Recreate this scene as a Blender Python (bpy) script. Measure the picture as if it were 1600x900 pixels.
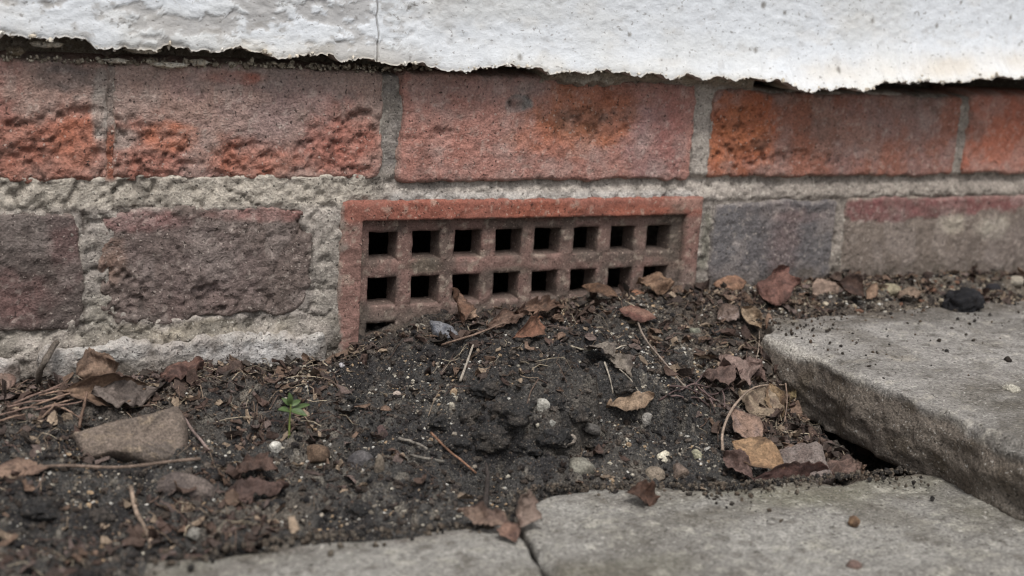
import bpy, bmesh, math
import numpy as np
from mathutils import Matrix, Vector

for _o in list(bpy.data.objects):
    bpy.data.objects.remove(_o)
SC = bpy.context.scene
COL = SC.collection

# ------------------------------------------------------------------ camera
FPX = 2020.99                      # focal length in pixels of a 1600 px wide frame
PITCH, YAW, ROLL = 0.218087, 0.480452, 0.064750
CAM = np.array([-0.229222, -0.596295, 0.117660])
_f = np.array([math.sin(YAW)*math.cos(PITCH), math.cos(YAW)*math.cos(PITCH), -math.sin(PITCH)])
_r = np.array([math.cos(YAW), -math.sin(YAW), 0.0])
_u = np.cross(_r, _f)
CR = math.cos(ROLL)*_r + math.sin(ROLL)*_u
CU = -math.sin(ROLL)*_r + math.cos(ROLL)*_u
CF = _f
cam_data = bpy.data.cameras.new("camera")
cam_data.sensor_width = 36.0
cam_data.lens = FPX/1600*36.0
cam_data.clip_start = 0.01
cam_data.clip_end = 200.0
cam_data.dof.use_dof = True
cam_data.dof.focus_distance = 0.615
cam_data.dof.aperture_fstop = 9.0
cam = bpy.data.objects.new("camera", cam_data)
COL.objects.link(cam)
cam.matrix_world = Matrix(((CR[0], CU[0], -CF[0], CAM[0]), (CR[1], CU[1], -CF[1], CAM[1]),
                           (CR[2], CU[2], -CF[2], CAM[2]), (0, 0, 0, 1)))
SC.camera = cam

# ------------------------------------------------------------------ sky and sun (overcast)
SUN_EL, SUN_AZ = math.radians(61), math.radians(198)      # azimuth clockwise from +y (behind the camera, a little left)
world = bpy.data.worlds.new("World")
SC.world = world
world.use_nodes = True
wn = world.node_tree
wn.nodes.clear()
w_out = wn.nodes.new("ShaderNodeOutputWorld")
w_bg = wn.nodes.new("ShaderNodeBackground")
w_hs = wn.nodes.new("ShaderNodeHueSaturation")
w_sky = wn.nodes.new("ShaderNodeTexSky")
w_sky.sky_type = 'NISHITA'
w_sky.sun_disc = False
w_sky.sun_elevation = SUN_EL
w_sky.sun_rotation = SUN_AZ
w_sky.dust_density = 4.0
w_hs.inputs['Saturation'].default_value = 0.22
w_bg.inputs['Strength'].default_value = 0.105
wn.links.new(w_sky.outputs[0], w_hs.inputs['Color'])
wn.links.new(w_hs.outputs[0], w_bg.inputs[0])
wn.links.new(w_bg.outputs[0], w_out.inputs[0])
sd_ = bpy.data.lights.new("sun", 'SUN')
sd_.energy = 1.75
sd_.angle = math.radians(15)
sd_.color = (1.0, 0.97, 0.93)
sun = bpy.data.objects.new("sun", sd_)
COL.objects.link(sun)
_sv = Vector((math.sin(SUN_AZ)*math.cos(SUN_EL), math.cos(SUN_AZ)*math.cos(SUN_EL), math.sin(SUN_EL)))
sun.rotation_euler = _sv.to_track_quat('Z', 'Y').to_euler()
sun.location = (0, 0, 5)
SC.view_settings.view_transform = 'Standard'
SC.view_settings.look = 'None'
SC.view_settings.gamma = 1.0
SC.view_settings.use_curve_mapping = False
SC.view_settings.exposure = 0.42
SC.cycles.use_denoising = True
SC.cycles.denoiser = 'OPENIMAGEDENOISE'
SC.cycles.denoising_input_passes = 'RGB_ALBEDO_NORMAL'
SC.cycles.denoising_prefilter = 'ACCURATE'
SC.cycles.use_adaptive_sampling = False
SC.cycles.filter_width = 1.15

# ------------------------------------------------------------------ helpers
rng = np.random.default_rng(7)

def S(r, g, b, k=1.0):
    c = np.array([r, g, b], float)/255
    return k*np.where(c <= 0.04045, c/12.92, ((c+0.055)/1.055)**2.4)

def _hash(i, j, k, seed):
    h = (i*374761393 + j*668265263 + k*1274126177 + seed*974634533) & 0xFFFFFFFF
    h = ((h ^ (h >> 13))*1274126177) & 0xFFFFFFFF
    h = ((h ^ (h >> 15))*2246822519) & 0xFFFFFFFF
    return ((h ^ (h >> 16)) & 0xFFFFFF)/float(0xFFFFFF)*2-1

def vnoise(x, y, z, seed=0):
    x, y, z = np.broadcast_arrays(np.asarray(x, float), np.asarray(y, float), np.asarray(z, float))
    xi, yi, zi = np.floor(x).astype(np.int64), np.floor(y).astype(np.int64), np.floor(z).astype(np.int64)
    fx, fy, fz = x-xi, y-yi, z-zi
    fx, fy, fz = [t*t*t*(t*(t*6-15)+10) for t in (fx, fy, fz)]
    out = 0
    for a in (0, 1):
        wa = fx if a else 1-fx
        for b in (0, 1):
            wb = wa*(fy if b else 1-fy)
            for c in (0, 1):
                out = out + wb*(fz if c else 1-fz)*_hash(xi+a, yi+b, zi+c, seed)
    return out

def fbm(x, y, z, scale, octv=4, seed=0, gain=0.5):
    """scale = wavelength of the first octave in metres; result about -1..1"""
    f, amp, tot, s = 1.0/scale, 1.0, 0.0, 0.0
    for o in range(octv):
        s = s + amp*vnoise(np.asarray(x)*f+o*17.3, np.asarray(y)*f+o*5.1, np.asarray(z)*f-o*9.7, seed+o)
        tot += amp
        amp *= gain
        f *= 2.03
    return s/tot*1.35

def terr(n, k, sharp=0.25):
    """terraces: smooth noise broken into flakes with a crisp step"""
    q = n*k
    f = np.floor(q)
    t = np.clip((q-f)/sharp, 0, 1)
    return (f+t*t*(3-2*t))/k

def sat(c, s_, k=1.0):
    c = np.asarray(c, float)
    l = (c*np.array([0.2126, 0.7152, 0.0722])).sum(-1, keepdims=True)
    return (l+(c-l)*s_)*k

def sst(a, b, x):
    t = np.clip((x-a)/(b-a), 0, 1)
    return t*t*(3-2*t)

def mix(a, b, m):
    m = np.asarray(m)[..., None]
    return a*(1-m)+b*m

def ray(px, py):
    d = CF + CR*(px-800)/FPX + CU*(450-py)/FPX
    return d/np.linalg.norm(d)

def on_y(px, py, y=0.0):
    d = ray(px, py)
    return CAM + d*((y-CAM[1])/d[1])

def on_z(px, py, z):
    d = ray(px, py)
    return CAM + d*((z-CAM[2])/d[2])

def on_plane(px, py, p, n):
    d = ray(px, py)
    return CAM + d*(np.dot(p-CAM, n)/np.dot(d, n))

def make_mesh(name, V, F, cols=None, mat=None, smooth=True):
    V = np.asarray(V, np.float32).reshape(-1, 3)
    me = bpy.data.meshes.new(name)
    if isinstance(F, np.ndarray):
        k = F.shape[1]
        flat = F.astype(np.int32).ravel()
        starts = np.arange(len(F), dtype=np.int32)*k
        totals = np.full(len(F), k, np.int32)
    else:
        flat = np.array([i for f in F for i in f], np.int32)
        totals = np.array([len(f) for f in F], np.int32)
        starts = np.concatenate([[0], np.cumsum(totals)[:-1]]).astype(np.int32)
    me.vertices.add(len(V))
    me.vertices.foreach_set("co", V.ravel())
    me.loops.add(len(flat))
    me.loops.foreach_set("vertex_index", flat)
    me.polygons.add(len(starts))
    me.polygons.foreach_set("loop_start", starts)
    me.polygons.foreach_set("loop_total", totals)
    me.update(calc_edges=True)
    me.validate()
    me.polygons.foreach_set("use_smooth", np.full(len(me.polygons), smooth))
    if cols is not None:
        at = me.attributes.new("tint", 'FLOAT_COLOR', 'POINT')
        c = np.ones((len(V), 4), np.float32)
        c[:, :3] = np.clip(np.asarray(cols).reshape(-1, 3), 0, 1)
        at.data.foreach_set("color", c.ravel())
    if mat:
        me.materials.append(mat)
    return me

def link(name, me, parent=None, loc=None):
    o = bpy.data.objects.new(name, me)
    COL.objects.link(o)
    if parent is not None:
        o.parent = parent
        p = parent
        off = Vector((0, 0, 0))
        while p is not None:
            off += p.location
            p = p.parent
        o.location = -off if loc is None else loc
    elif loc is not None:
        o.location = loc
    return o

def tag(o, label=None, cat=None, group=None, kind=None):
    if label: o['label'] = label
    if cat: o['category'] = cat
    if group: o['group'] = group
    if kind: o['kind'] = kind
    return o

def empty(name, loc, parent=None):
    o = bpy.data.objects.new(name, None)
    COL.objects.link(o)
    o.empty_display_size = 0.02
    if parent is not None:
        o.parent = parent
        o.location = Vector(loc) - parent.location
    else:
        o.location = loc
    return o

def placed(name, V, F, cols, mat, label, cat, group=None, smooth=True, parent=None):
    """a thing that is one mesh, its origin at the foot of its bounding box"""
    V = np.asarray(V, float).reshape(-1, 3)
    p = np.array([(V[:, 0].min()+V[:, 0].max())/2, (V[:, 1].min()+V[:, 1].max())/2, V[:, 2].min()])
    me = make_mesh(name, V-p, F, cols, mat, smooth)
    o = bpy.data.objects.new(name, me)
    COL.objects.link(o)
    if parent is not None:
        o.parent = parent
        o.location = Vector(p) - parent.location
    else:
        o.location = p
    return tag(o, label, cat, group)

def grid_faces(nu, nv, off=0):
    i, j = np.meshgrid(np.arange(nu-1), np.arange(nv-1), indexing='ij')
    a = (i*nv+j).ravel()+off
    return np.stack([a, a+nv, a+nv+1, a+1], 1)

# ------------------------------------------------------------------ materials
def mat_tint(name, grain=900.0, contrast=0.35, bump=0.0004, rough=0.9, speck=None, stretch=(1, 1, 1), mid=160.0, midc=0.25, spec=0.3, coarse=0.35):
    """colour from the 'tint' attribute (surface stains, with some painted shade), broken up by fine procedural grain and relief"""
    m = bpy.data.materials.new(name)
    m.use_nodes = True
    nt = m.node_tree
    nt.nodes.clear()
    N = nt.nodes.new
    L = nt.links.new
    out = N("ShaderNodeOutputMaterial")
    bs = N("ShaderNodeBsdfPrincipled")
    bs.inputs['Roughness'].default_value = rough
    bs.inputs['Specular IOR Level'].default_value = spec
    at = N("ShaderNodeAttribute")
    at.attribute_name = "tint"
    tc = N("ShaderNodeTexCoord")
    mp = N("ShaderNodeMapping")
    mp.inputs['Scale'].default_value = stretch
    L(tc.outputs['Object'], mp.inputs['Vector'])
    n1 = N("ShaderNodeTexNoise")
    n1.inputs['Scale'].default_value = grain
    n1.inputs['Detail'].default_value = 3.0
    n1.inputs['Roughness'].default_value = 0.65
    n2 = N("ShaderNodeTexNoise")
    n2.inputs['Scale'].default_value = mid
    n2.inputs['Detail'].default_value = 5.0
    n2.inputs['Roughness'].default_value = 0.6
    for n in (n1, n2):
        L(mp.outputs[0], n.inputs['Vector'])
    def ramp(src, lo, hi, a, b):
        r = N("ShaderNodeMapRange")
        r.inputs[1].default_value = lo
        r.inputs[2].default_value = hi
        r.inputs[3].default_value = a
        r.inputs[4].default_value = b
        L(src, r.inputs[0])
        return r.outputs[0]
    m1 = ramp(n1.outputs[0], 0.36, 0.64, 1-contrast, 1+contrast)
    m2 = ramp(n2.outputs[0], 0.3, 0.7, 1-midc, 1+midc)
    mu = N("ShaderNodeMath")
    mu.operation = 'MULTIPLY'
    L(m1, mu.inputs[0])
    L(m2, mu.inputs[1])
    vm = N("ShaderNodeVectorMath")
    vm.operation = 'SCALE'
    L(at.outputs['Color'], vm.inputs[0])
    L(mu.outputs[0], vm.inputs['Scale'])
    col = vm.outputs[0]
    if speck:
        for (scale, lo, hi, c, amt) in speck:
            n3 = N("ShaderNodeTexNoise")
            n3.inputs['Scale'].default_value = scale
            n3.inputs['Detail'].default_value = 2.0
            L(mp.outputs[0], n3.inputs['Vector'])
            f = ramp(n3.outputs[0], lo, hi, 0.0, amt)
            mx = N("ShaderNodeMix")
            mx.data_type = 'RGBA'
            L(f, mx.inputs[0])
            L(col, mx.inputs[6])
            mx.inputs[7].default_value = (*c, 1)
            col = mx.outputs[2]
    L(col, bs.inputs['Base Color'])
    if bump:
        ad = N("ShaderNodeMath")
        ad.operation = 'MULTIPLY_ADD'
        ad.inputs[1].default_value = coarse*4
        L(n2.outputs[0], ad.inputs[0])
        L(n1.outputs[0], ad.inputs[2])
        bp = N("ShaderNodeBump")
        bp.inputs['Strength'].default_value = 1.0
        bp.inputs['Distance'].default_value = bump
        L(ad.outputs[0], bp.inputs['Height'])
        L(bp.outputs[0], bs.inputs['Normal'])
    L(bs.outputs[0], out.inputs[0])
    return m

M_BRICK = mat_tint("brick_clay", grain=850, contrast=0.26, bump=0.0011, rough=0.93, mid=240, midc=0.16, coarse=0.08,
                   speck=[(620, 0.655, 0.70, tuple(S(192, 180, 170)), 0.5), (560, 0.645, 0.69, tuple(S(42, 34, 32)), 0.8)])  # dark specks put shade and dirt of fine pits into the colour
M_AIR = mat_tint("air_brick_terracotta", grain=950, contrast=0.24, bump=0.0005, rough=0.92, mid=300, midc=0.16, coarse=0.1,
                 speck=[(680, 0.65, 0.70, tuple(S(190, 170, 154)), 0.5), (620, 0.645, 0.69, tuple(S(40, 31, 29)), 0.75)])  # dark specks again colour in the shade of tiny pits
M_MORTAR = mat_tint("lime_mortar", grain=800, contrast=0.26, bump=0.0010, rough=0.95, mid=260, midc=0.16, coarse=0.14,
                    speck=[(560, 0.64, 0.69, tuple(S(60, 56, 52)), 0.8), (700, 0.63, 0.70, tuple(S(218, 212, 200)), 0.5)])
M_WHITE = mat_tint("white_painted_render", grain=700, contrast=0.05, bump=0.00025, rough=0.88, mid=300, midc=0.04, stretch=(0.8, 1, 1.1),
                   speck=[(480, 0.655, 0.70, tuple(S(120, 116, 112)), 0.6), (700, 0.64, 0.7, tuple(S(168, 164, 158)), 0.3)])
M_SOIL = mat_tint("damp_soil", grain=1100, contrast=0.62, bump=0.0015, rough=0.88, mid=420, midc=0.4, spec=0.35,
                  speck=[(1000, 0.63, 0.69, tuple(S(150, 142, 130, 0.7)), 0.75), (760, 0.63, 0.70, tuple(S(116, 98, 84, 0.7)), 0.6), (600, 0.62, 0.70, tuple(S(20, 19, 19)), 0.7)])
M_SLAB = mat_tint("flagstone", grain=850, contrast=0.36, bump=0.0009, rough=0.9, mid=300, midc=0.2, stretch=(0.9, 1, 1),
                  speck=[(560, 0.645, 0.70, tuple(S(204, 200, 192, 0.8)), 0.55), (500, 0.645, 0.69, tuple(S(48, 43, 39)), 0.75), (260, 0.66, 0.72, tuple(S(70, 64, 56)), 0.4)])
M_STONE = mat_tint("field_stone", grain=1100, contrast=0.35, bump=0.0006, rough=0.88, mid=380, midc=0.3,
                   speck=[(900, 0.62, 0.69, tuple(S(60, 54, 50)), 0.5)])
M_LEAF = mat_tint("dead_leaf_tissue", grain=1000, contrast=0.28, bump=0.0004, rough=0.75, mid=300, midc=0.3, spec=0.3,
                  speck=[(700, 0.63, 0.70, tuple(S(52, 40, 34)), 0.5)])
M_TWIG = mat_tint("dry_stem", grain=1100, contrast=0.35, bump=0.0003, rough=0.85, mid=300, midc=0.35)
M_GREEN = mat_tint("seedling_green", grain=900, contrast=0.1, bump=0.0001, rough=0.55, mid=250, midc=0.15, spec=0.4)

# ------------------------------------------------------------------ ground height
WX = np.array([-20, -.5, -.174, -.10, -.024, .0, .02, .045, .09, .14, .184, .30, .46, 1.0, 20])
WZ = np.array([-.075, -.068, -.0655, -.0650, -.0625, -.0545, -.0505, -.0450, -.0435, -.0405, -.0375, -.0365, -.0385, -.042, -.06])

def soil_macro(x, y):
    zw = np.interp(x, WX, WZ)
    t = np.clip(-y/0.165, 0, None)
    tc_ = np.clip(t, 0, 1)
    zf = -0.0815
    g_side = 0.35*tc_+0.65*sst(0.1, 1.0, tc_)
    # mound of dark soil in front of the air brick with a small crumbling step
    yb = 0.74+0.07*vnoise(x/0.018, 0, 3.3, 5)+0.03*vnoise(x/0.006, 0, 1.3, 6)
    g_m = 0.34*tc_**1.3+0.50*sst(yb-0.022, yb+0.022, tc_)+0.16*sst(0.85, 1.0, tc_)
    wm = sst(-0.01, 0.03, x)*(1-sst(0.105, 0.15, x))
    z = zw+(zf-zw)*(g_side*(1-wm)+g_m*wm)
    z = z-0.013*np.exp(-((t-yb-0.04)/0.035)**2)*sst(0.0, 0.02, x)*sst(0.085, 0.05, x)
    z = z+0.005*np.exp(-(((x-0.055)/0.035)**2+((t-0.5)/0.25)**2))
    # left: flatter, a touch lower
    z = z-0.004*sst(-0.02, -0.14, x)*sst(0.15, 0.5, t)*(1-sst(0.85, 1.1, t))
    # hollow beside and beneath the raised slab
    hol = sst(0.135, 0.18, x)*sst(0.42, 0.72, t)*(1-0.2*sst(0.9, 1.0, t))
    z = z-0.012*hol
    # under the slabs
    z = np.where(t > 1, z-0.014*sst(1.0, 1.25, t)*sst(-0.17, -0.145, x), z)
    und = sst(0.1905, 0.2, x)*sst(0.052, 0.068, -y)*(1-sst(6, 8, x))
    z = z*(1-und)+(-0.10)*und
    strip = sst(0.19, 0.22, x)
    zs = zw-0.0075*sst(0.01, 0.055, -y)
    z = np.where((x > 0.19) & (-y < 0.07), (z*(1-strip)+(zs*(1-und)-0.10*und)*strip), z)
    # notch at the broken slab corner
    nt_ = np.exp(-(((x-0.203)/0.008)**2+((y+0.060)/0.009)**2))
    z = z-0.012*nt_
    return z

def soil_z(x, y):
    x = np.asarray(x, float)
    y = np.asarray(y, float)
    z = soil_macro(x, y)
    far = 1-sst(0.8, 3.0, np.abs(x)+np.abs(y))
    lump = fbm(x, y, 0, 0.028, 3, 11)
    cl = fbm(x, y, 0, 0.0095, 3, 21)
    fine = fbm(x, y, 0, 0.0034, 3, 31)
    clod = terr(fbm(x, y, 0, 0.018, 4, 23), 3.0, 0.3)
    nearw = 0.45+0.55*sst(0.0, 0.03, -y)
    big = terr(fbm(x, y, 0, 0.034, 3, 27), 2.2, 0.45)
    mnd = np.exp(-(((x-0.055)/0.05)**2+((y+0.08)/0.05)**2))
    z = z+far*nearw*(0.0025*mnd*big+0.0020*mnd*clod+0.0034*lump+0.0020*cl+0.0050*clod+0.0030*big)+far*0.0021*fine
    return z

def lines(a, b, step, lo, hi, growth=1.35):
    core = np.arange(a, b+step/2, step)
    L_, s = [], step
    v = a
    while v > lo:
        s *= growth
        v -= s
        L_.append(max(v, lo))
    R_, s = [], step
    v = core[-1]
    while v < hi:
        s *= growth
        v += s
        R_.append(min(v, hi))
    return np.concatenate([L_[::-1], core, R_])

sx = lines(-0.225, 0.47, 0.00105, -20, 20)
sy = lines(-0.27, 0.004, 0.00105, -20, 0.02)
SX, SY = np.meshgrid(sx, sy, indexing='ij')
SZ = soil_z(SX, SY)

def soil_at(x, y):
    i = np.clip(np.searchsorted(sx, x)-1, 0, len(sx)-2)
    j = np.clip(np.searchsorted(sy, y)-1, 0, len(sy)-2)
    u = (x-sx[i])/(sx[i+1]-sx[i])
    v = (y-sy[j])/(sy[j+1]-sy[j])
    return (SZ[i, j]*(1-u)*(1-v)+SZ[i+1, j]*u*(1-v)+SZ[i, j+1]*(1-u)*v+SZ[i+1, j+1]*u*v)

FRONT_Z, RAISED_Z = -0.0775, -0.0455

def hit(px, py, h=0.0):
    """where the sight line through a pixel meets the soil (lifted by h); stops at the wall face"""
    d = ray(px, py)
    t = np.arange(0.25, 1.6, 0.0006)
    P = CAM+t[:, None]*d
    below = P[:, 2] < soil_at(P[:, 0], P[:, 1])+h
    wall_ = P[:, 1] > -0.0015
    k = np.argmax(below | wall_)
    return P[k]

def pt(q):
    """(px, py), (px, py, h) on soil; (px, py, 'front'|'raised', h) on a slab; (px, py, 'y', yv) on a plane parallel to the wall"""
    if len(q) == 2:
        return hit(q[0], q[1])
    if q[2] == 'front':
        return on_z(q[0], q[1], FRONT_Z+(q[3] if len(q) > 3 else 0))
    if q[2] == 'raised':
        return on_z(q[0], q[1], RAISED_Z+(q[3] if len(q) > 3 else 0))
    if q[2] == 'y':
        return on_y(q[0], q[1], q[3])
    return hit(q[0], q[1], q[2])

# ground sheet
n_a = fbm(SX, SY, 0, 0.05, 4, 41)
n_b = fbm(SX, SY, 0, 0.012, 4, 43)
soil_c = mix(S(72, 70, 68, 0.8), S(106, 99, 91, 0.75), sst(0.15, 0.9, n_a+0.5*n_b))
n_c = fbm(SX, SY, 0, 0.0042, 3, 45)
soil_c = mix(soil_c, S(150, 142, 130, 0.7), sst(0.3, 0.7, n_c)*0.6)
soil_c = mix(soil_c, S(44, 42, 43, 0.8), sst(-0.05, -0.6, n_b+0.5*n_a)*0.85)
cpt = np.exp(-(((SX-0.055)/0.045)**2+((SY+0.085)/0.045)**2))
soil_c = mix(soil_c, S(52, 51, 52, 0.75), cpt*0.75)
# brown litter tinge close to the wall, beside the raised slab and in the left corner
br = np.maximum(sst(0.05, 0.0, -SY), np.maximum(sst(0.13, 0.17, SX)*0.9, sst(-0.03, -0.10, SX)*sst(0.06, 0.02, -SY)))
soil_c = mix(soil_c, S(112, 98, 86, 0.7), np.clip(br*(0.45+0.6*n_b), 0, 0.8))
# pale gravelly ground behind the raised slab
soil_c = mix(soil_c, S(150, 140, 126, 0.7), sst(0.25, 0.36, SX)*(0.35+0.4*n_b).clip(0, 1))
ground = link("ground", make_mesh("ground", np.stack([SX, SY, SZ], -1), grid_faces(len(sx), len(sy)), soil_c, M_SOIL))
tag(ground, "dark damp soil banked up against the foot of the wall", kind="structure")

# ------------------------------------------------------------------ brick wall
wall = empty("brick_wall", (0.15, 0.05, -0.2))
tag(wall, "old red brick wall with white render above and a square-holed air brick low down", "wall", kind="thing")

def blobs(X, Z, lst, seed):
    """lst of (px, py, rx_px, rz_px, colour, amount[, softness]); returns list of (mask, colour)"""
    out = []
    for k, b in enumerate(lst):
        px, py, rx, rz, c, amt = b[:6]
        soft = b[6] if len(b) > 6 else 0.8
        p = on_y(px, py)
        ex = abs(on_y(px+10, py)[0]-p[0])/10*rx
        ez = abs(on_y(px, py+10)[2]-p[2])/10*rz
        d = np.sqrt(((X-p[0])/ex)**2+((Z-p[2])/ez)**2)
        d = d+0.42*fbm(X, 0, Z, 0.02, 3, seed+k*7)+0.18*fbm(X, 0, Z, 0.004, 2, seed+k*7+3)
        out.append((amt*sst(1+soft/2, 1-soft/2, d), c))
    return out

def brick(x0, x1, z0, z1, base, alt, stain, seed, spall=(), face=0.0, rough=0.0005, step=0.0009, label=None, wob=1.0, depth=0.0022, rad=0.003):
    m = 0.004
    xs = np.linspace(x0-m, x1+m, int((x1-x0+2*m)/step)+1)
    zs = np.linspace(z0-m, z1+m, int((z1-z0+2*m)/step)+1)
    X, Z = np.meshgrid(xs, zs, indexing='ij')
    cx, cz, hx, hz = (x0+x1)/2, (z0+z1)/2, (x1-x0)/2-rad, (z1-z0)/2-rad
    qx, qz = np.abs(X-cx)-hx, np.abs(Z-cz)-hz
    sd = np.hypot(np.maximum(qx, 0), np.maximum(qz, 0))+np.minimum(np.maximum(qx, qz), 0)-rad
    sd = sd+wob*(0.0012*fbm(X, 0, Z, 0.02, 3, seed)+0.0006*fbm(X, 0, Z, 0.005, 2, seed+9))
    sp = np.zeros_like(X)
    for (mk, _) in blobs(X, Z, [(a, b, c, d, None, e) for (a, b, c, d, e) in spall], seed+50):
        sp = np.maximum(sp, mk)
    n1 = fbm(X, 0, Z, 0.03, 4, seed+1)
    n2 = fbm(X, 0, Z, 0.006, 4, seed+2)
    n3 = fbm(X, 0, Z, 0.0025, 2, seed+3)
    ridge = 1-np.abs(fbm(X, 0, Z*1.6, 0.009, 4, seed+4))*2
    fl = terr(fbm(X, 0, Z*1.3, 0.016, 4, seed+6), 4.0, 0.12)+0.5*terr(fbm(X, 0, Z*1.4, 0.006, 3, seed+7), 3.0, 0.12)
    spk = sst(0.22, 0.72, sp)
    pit = sst(0.45, 0.62, fbm(X, 0, Z, 0.0035, 2, seed+8))
    Y = face+0.0005*n1+rough*0.8*n2+rough*0.7*n3+spk*(depth*0.42+0.0016*fl+0.0006*n3)+(0.0003+0.0006*spk)*pit
    ew = 0.0017
    e = np.clip((sd+ew)/ew, 0, 1)
    Y = Y+ew*0.8*e*e+np.clip(sd, 0, None)*5
    Y[0, :] = Y[-1, :] = 0.08
    Y[:, 0] = Y[:, -1] = 0.08
    C = mix(np.broadcast_to(base, X.shape+(3,)), alt, sst(-0.2, 0.75, n1+0.45*n2))
    for (mk, c) in blobs(X, Z, stain, seed+80):
        C = mix(C, c, np.clip(mk*(0.8+0.35*n2), 0, 1))
    # spalled places show the brighter core, pits carry dirt and their own shade as darker colour
    C = C*(1-0.35*pit*(0.35+spk))[..., None]
    C = mix(C, S(206, 190, 176), np.clip(sst(0.5, 0.8, fbm(X, 0, Z, 0.0028, 2, seed+12))*(1-spk)*0.2, 0, 1))
    C = mix(C, S(160, 146, 138), np.clip(sst(-0.05, 0.5, fbm(X, 0, Z*0.8, 0.012, 4, seed+13))*(1-spk*0.8)*0.26, 0, 1))
    C = sat(C, 0.76, 1.14)
    C = mix(C, S(70, 62, 58), sst(0.25, 0.8, fbm(X, 0, Z*1.2, 0.022, 5, seed+15, 0.6))*0.35)
    # lime bloom next to the joints
    C = mix(C, S(168, 158, 146), np.clip(e-0.25, 0, 1)*0.5*(0.5+0.7*n2).clip(0, 1))
    nu, nv = len(xs), len(zs)
    V = np.stack([X, Y, Z], -1).reshape(-1, 3)
    F = grid_faces(nu, nv)
    Fl = [tuple(f) for f in F.tolist()]
    ring = [i*nv for i in range(nu)]+[(nu-1)*nv+j for j in range(1, nv)]+[i*nv+nv-1 for i in range(nu-2, -1, -1)]+[j for j in range(nv-2, 0, -1)]
    Fl.append(tuple(ring[::-1]))
    spl = np.clip(sst(0.014, 0.0, Z-np.interp(X, WX, WZ)-0.006*np.abs(n2))*(0.5+0.7*n2), 0, 0.8)
    C = mix(C, S(88, 80, 72), spl)
    o = link("brick", make_mesh("brick", V, Fl, C, M_BRICK), wall)
    if label: o['label'] = label
    return o

MAUVE, MAUVE2 = S(152, 120, 107), S(140, 110, 100)
RED, ORANGE, RUST = S(158, 88, 68), S(176, 96, 56), S(140, 78, 58)
DARKM, DARKM2 = S(103, 88, 81), S(91, 79, 74)
GREY = S(150, 143, 134)
SOOT = S(88, 84, 82)
# top course
brick(-0.300, -0.1258, 0.0270, 0.0795, MAUVE, S(160, 106, 92),
      [(70, 235, 130, 60, S(160, 92, 68), 0.95), (100, 120, 60, 22, SOOT, 0.8), (120, 215, 40, 40, ORANGE, 0.45), (160, 165, 13, 60, GREY, 0.9), (176, 215, 26, 18, GREY, 0.7)],
      101, spall=[(70, 235, 150, 62, 1.0), (140, 190, 40, 30, 0.8)], label="spalled orange-red brick at the left end of the upper course")
brick(-0.1252, 0.0045, 0.0275, 0.0800, MAUVE, S(152, 120, 112),
      [(200, 240, 90, 60, S(158, 94, 74), 0.85), (270, 215, 40, 20, ORANGE, 0.8), (390, 255, 60, 40, S(166, 92, 62), 0.85), (540, 220, 60, 70, S(160, 90, 70), 0.85),
       (440, 120, 90, 22, S(140, 124, 116), 0.7), (370, 122, 50, 10, S(164, 88, 66), 0.8), (164, 165, 14, 62, GREY, 0.9), (186, 216, 26, 16, GREY, 0.75),  (410, 180, 70, 60, S(146, 120, 114), 0.7)],
      111, spall=[(180, 245, 110, 55, 1.0), (390, 262, 60, 32, 0.9), (545, 240, 65, 60, 0.9)], label="long weathered brick with red flaking patches, over the left end of the air brick")
brick(0.0140, 0.1890, 0.0265, 0.0798, S(164, 112, 98), S(156, 118, 108),
      [(905, 185, 80, 45, S(170, 98, 58), 0.95), (860, 215, 60, 30, ORANGE, 0.7), (955, 170, 32, 60, S(150, 84, 52), 0.7), (812, 162, 22, 12, S(120, 116, 112), 0.95, 0.2), (910, 190, 50, 30, S(96, 70, 48), 0.55),
       (750, 130, 70, 25, S(150, 132, 126), 0.6), (1030, 215, 42, 70, S(150, 112, 108), 0.9), (1050, 200, 20, 60, S(156, 88, 76), 0.6), (690, 230, 60, 40, S(168, 106, 88), 0.7)],
      121, spall=[(930, 190, 70, 40, 0.5), (812, 162, 22, 12, 0.8), (690, 215, 20, 20, 0.5)], label="salmon brick with an orange stain, directly above the air brick")
brick(0.2010, 0.3890, 0.0280, 0.0762, S(150, 94, 74), S(146, 106, 96),
      [(1150, 200, 52, 85, S(168, 88, 44), 0.95, 0.25), (1150, 215, 44, 40, S(176, 100, 50), 0.6), (1185, 225, 14, 10, S(70, 48, 36), 0.8), (1265, 200, 40, 60, S(152, 92, 66), 0.8),
       (1420, 170, 60, 60, S(142, 112, 104), 0.85), (1225, 235, 14, 50, S(150, 118, 108), 0.7)],
      131, spall=[(1150, 215, 48, 45, 0.9), (1240, 250, 70, 14, 0.5)], label="orange and brown brick under the overhanging lip of the white render")
brick(0.3965, 0.5850, 0.0290, 0.0790, S(172, 96, 70), S(168, 110, 92), [(1560, 215, 60, 40, S(182, 100, 66), 0.7)], 141,
      label="bright orange-red brick at the right end of the upper course", step=0.0013)
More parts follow.
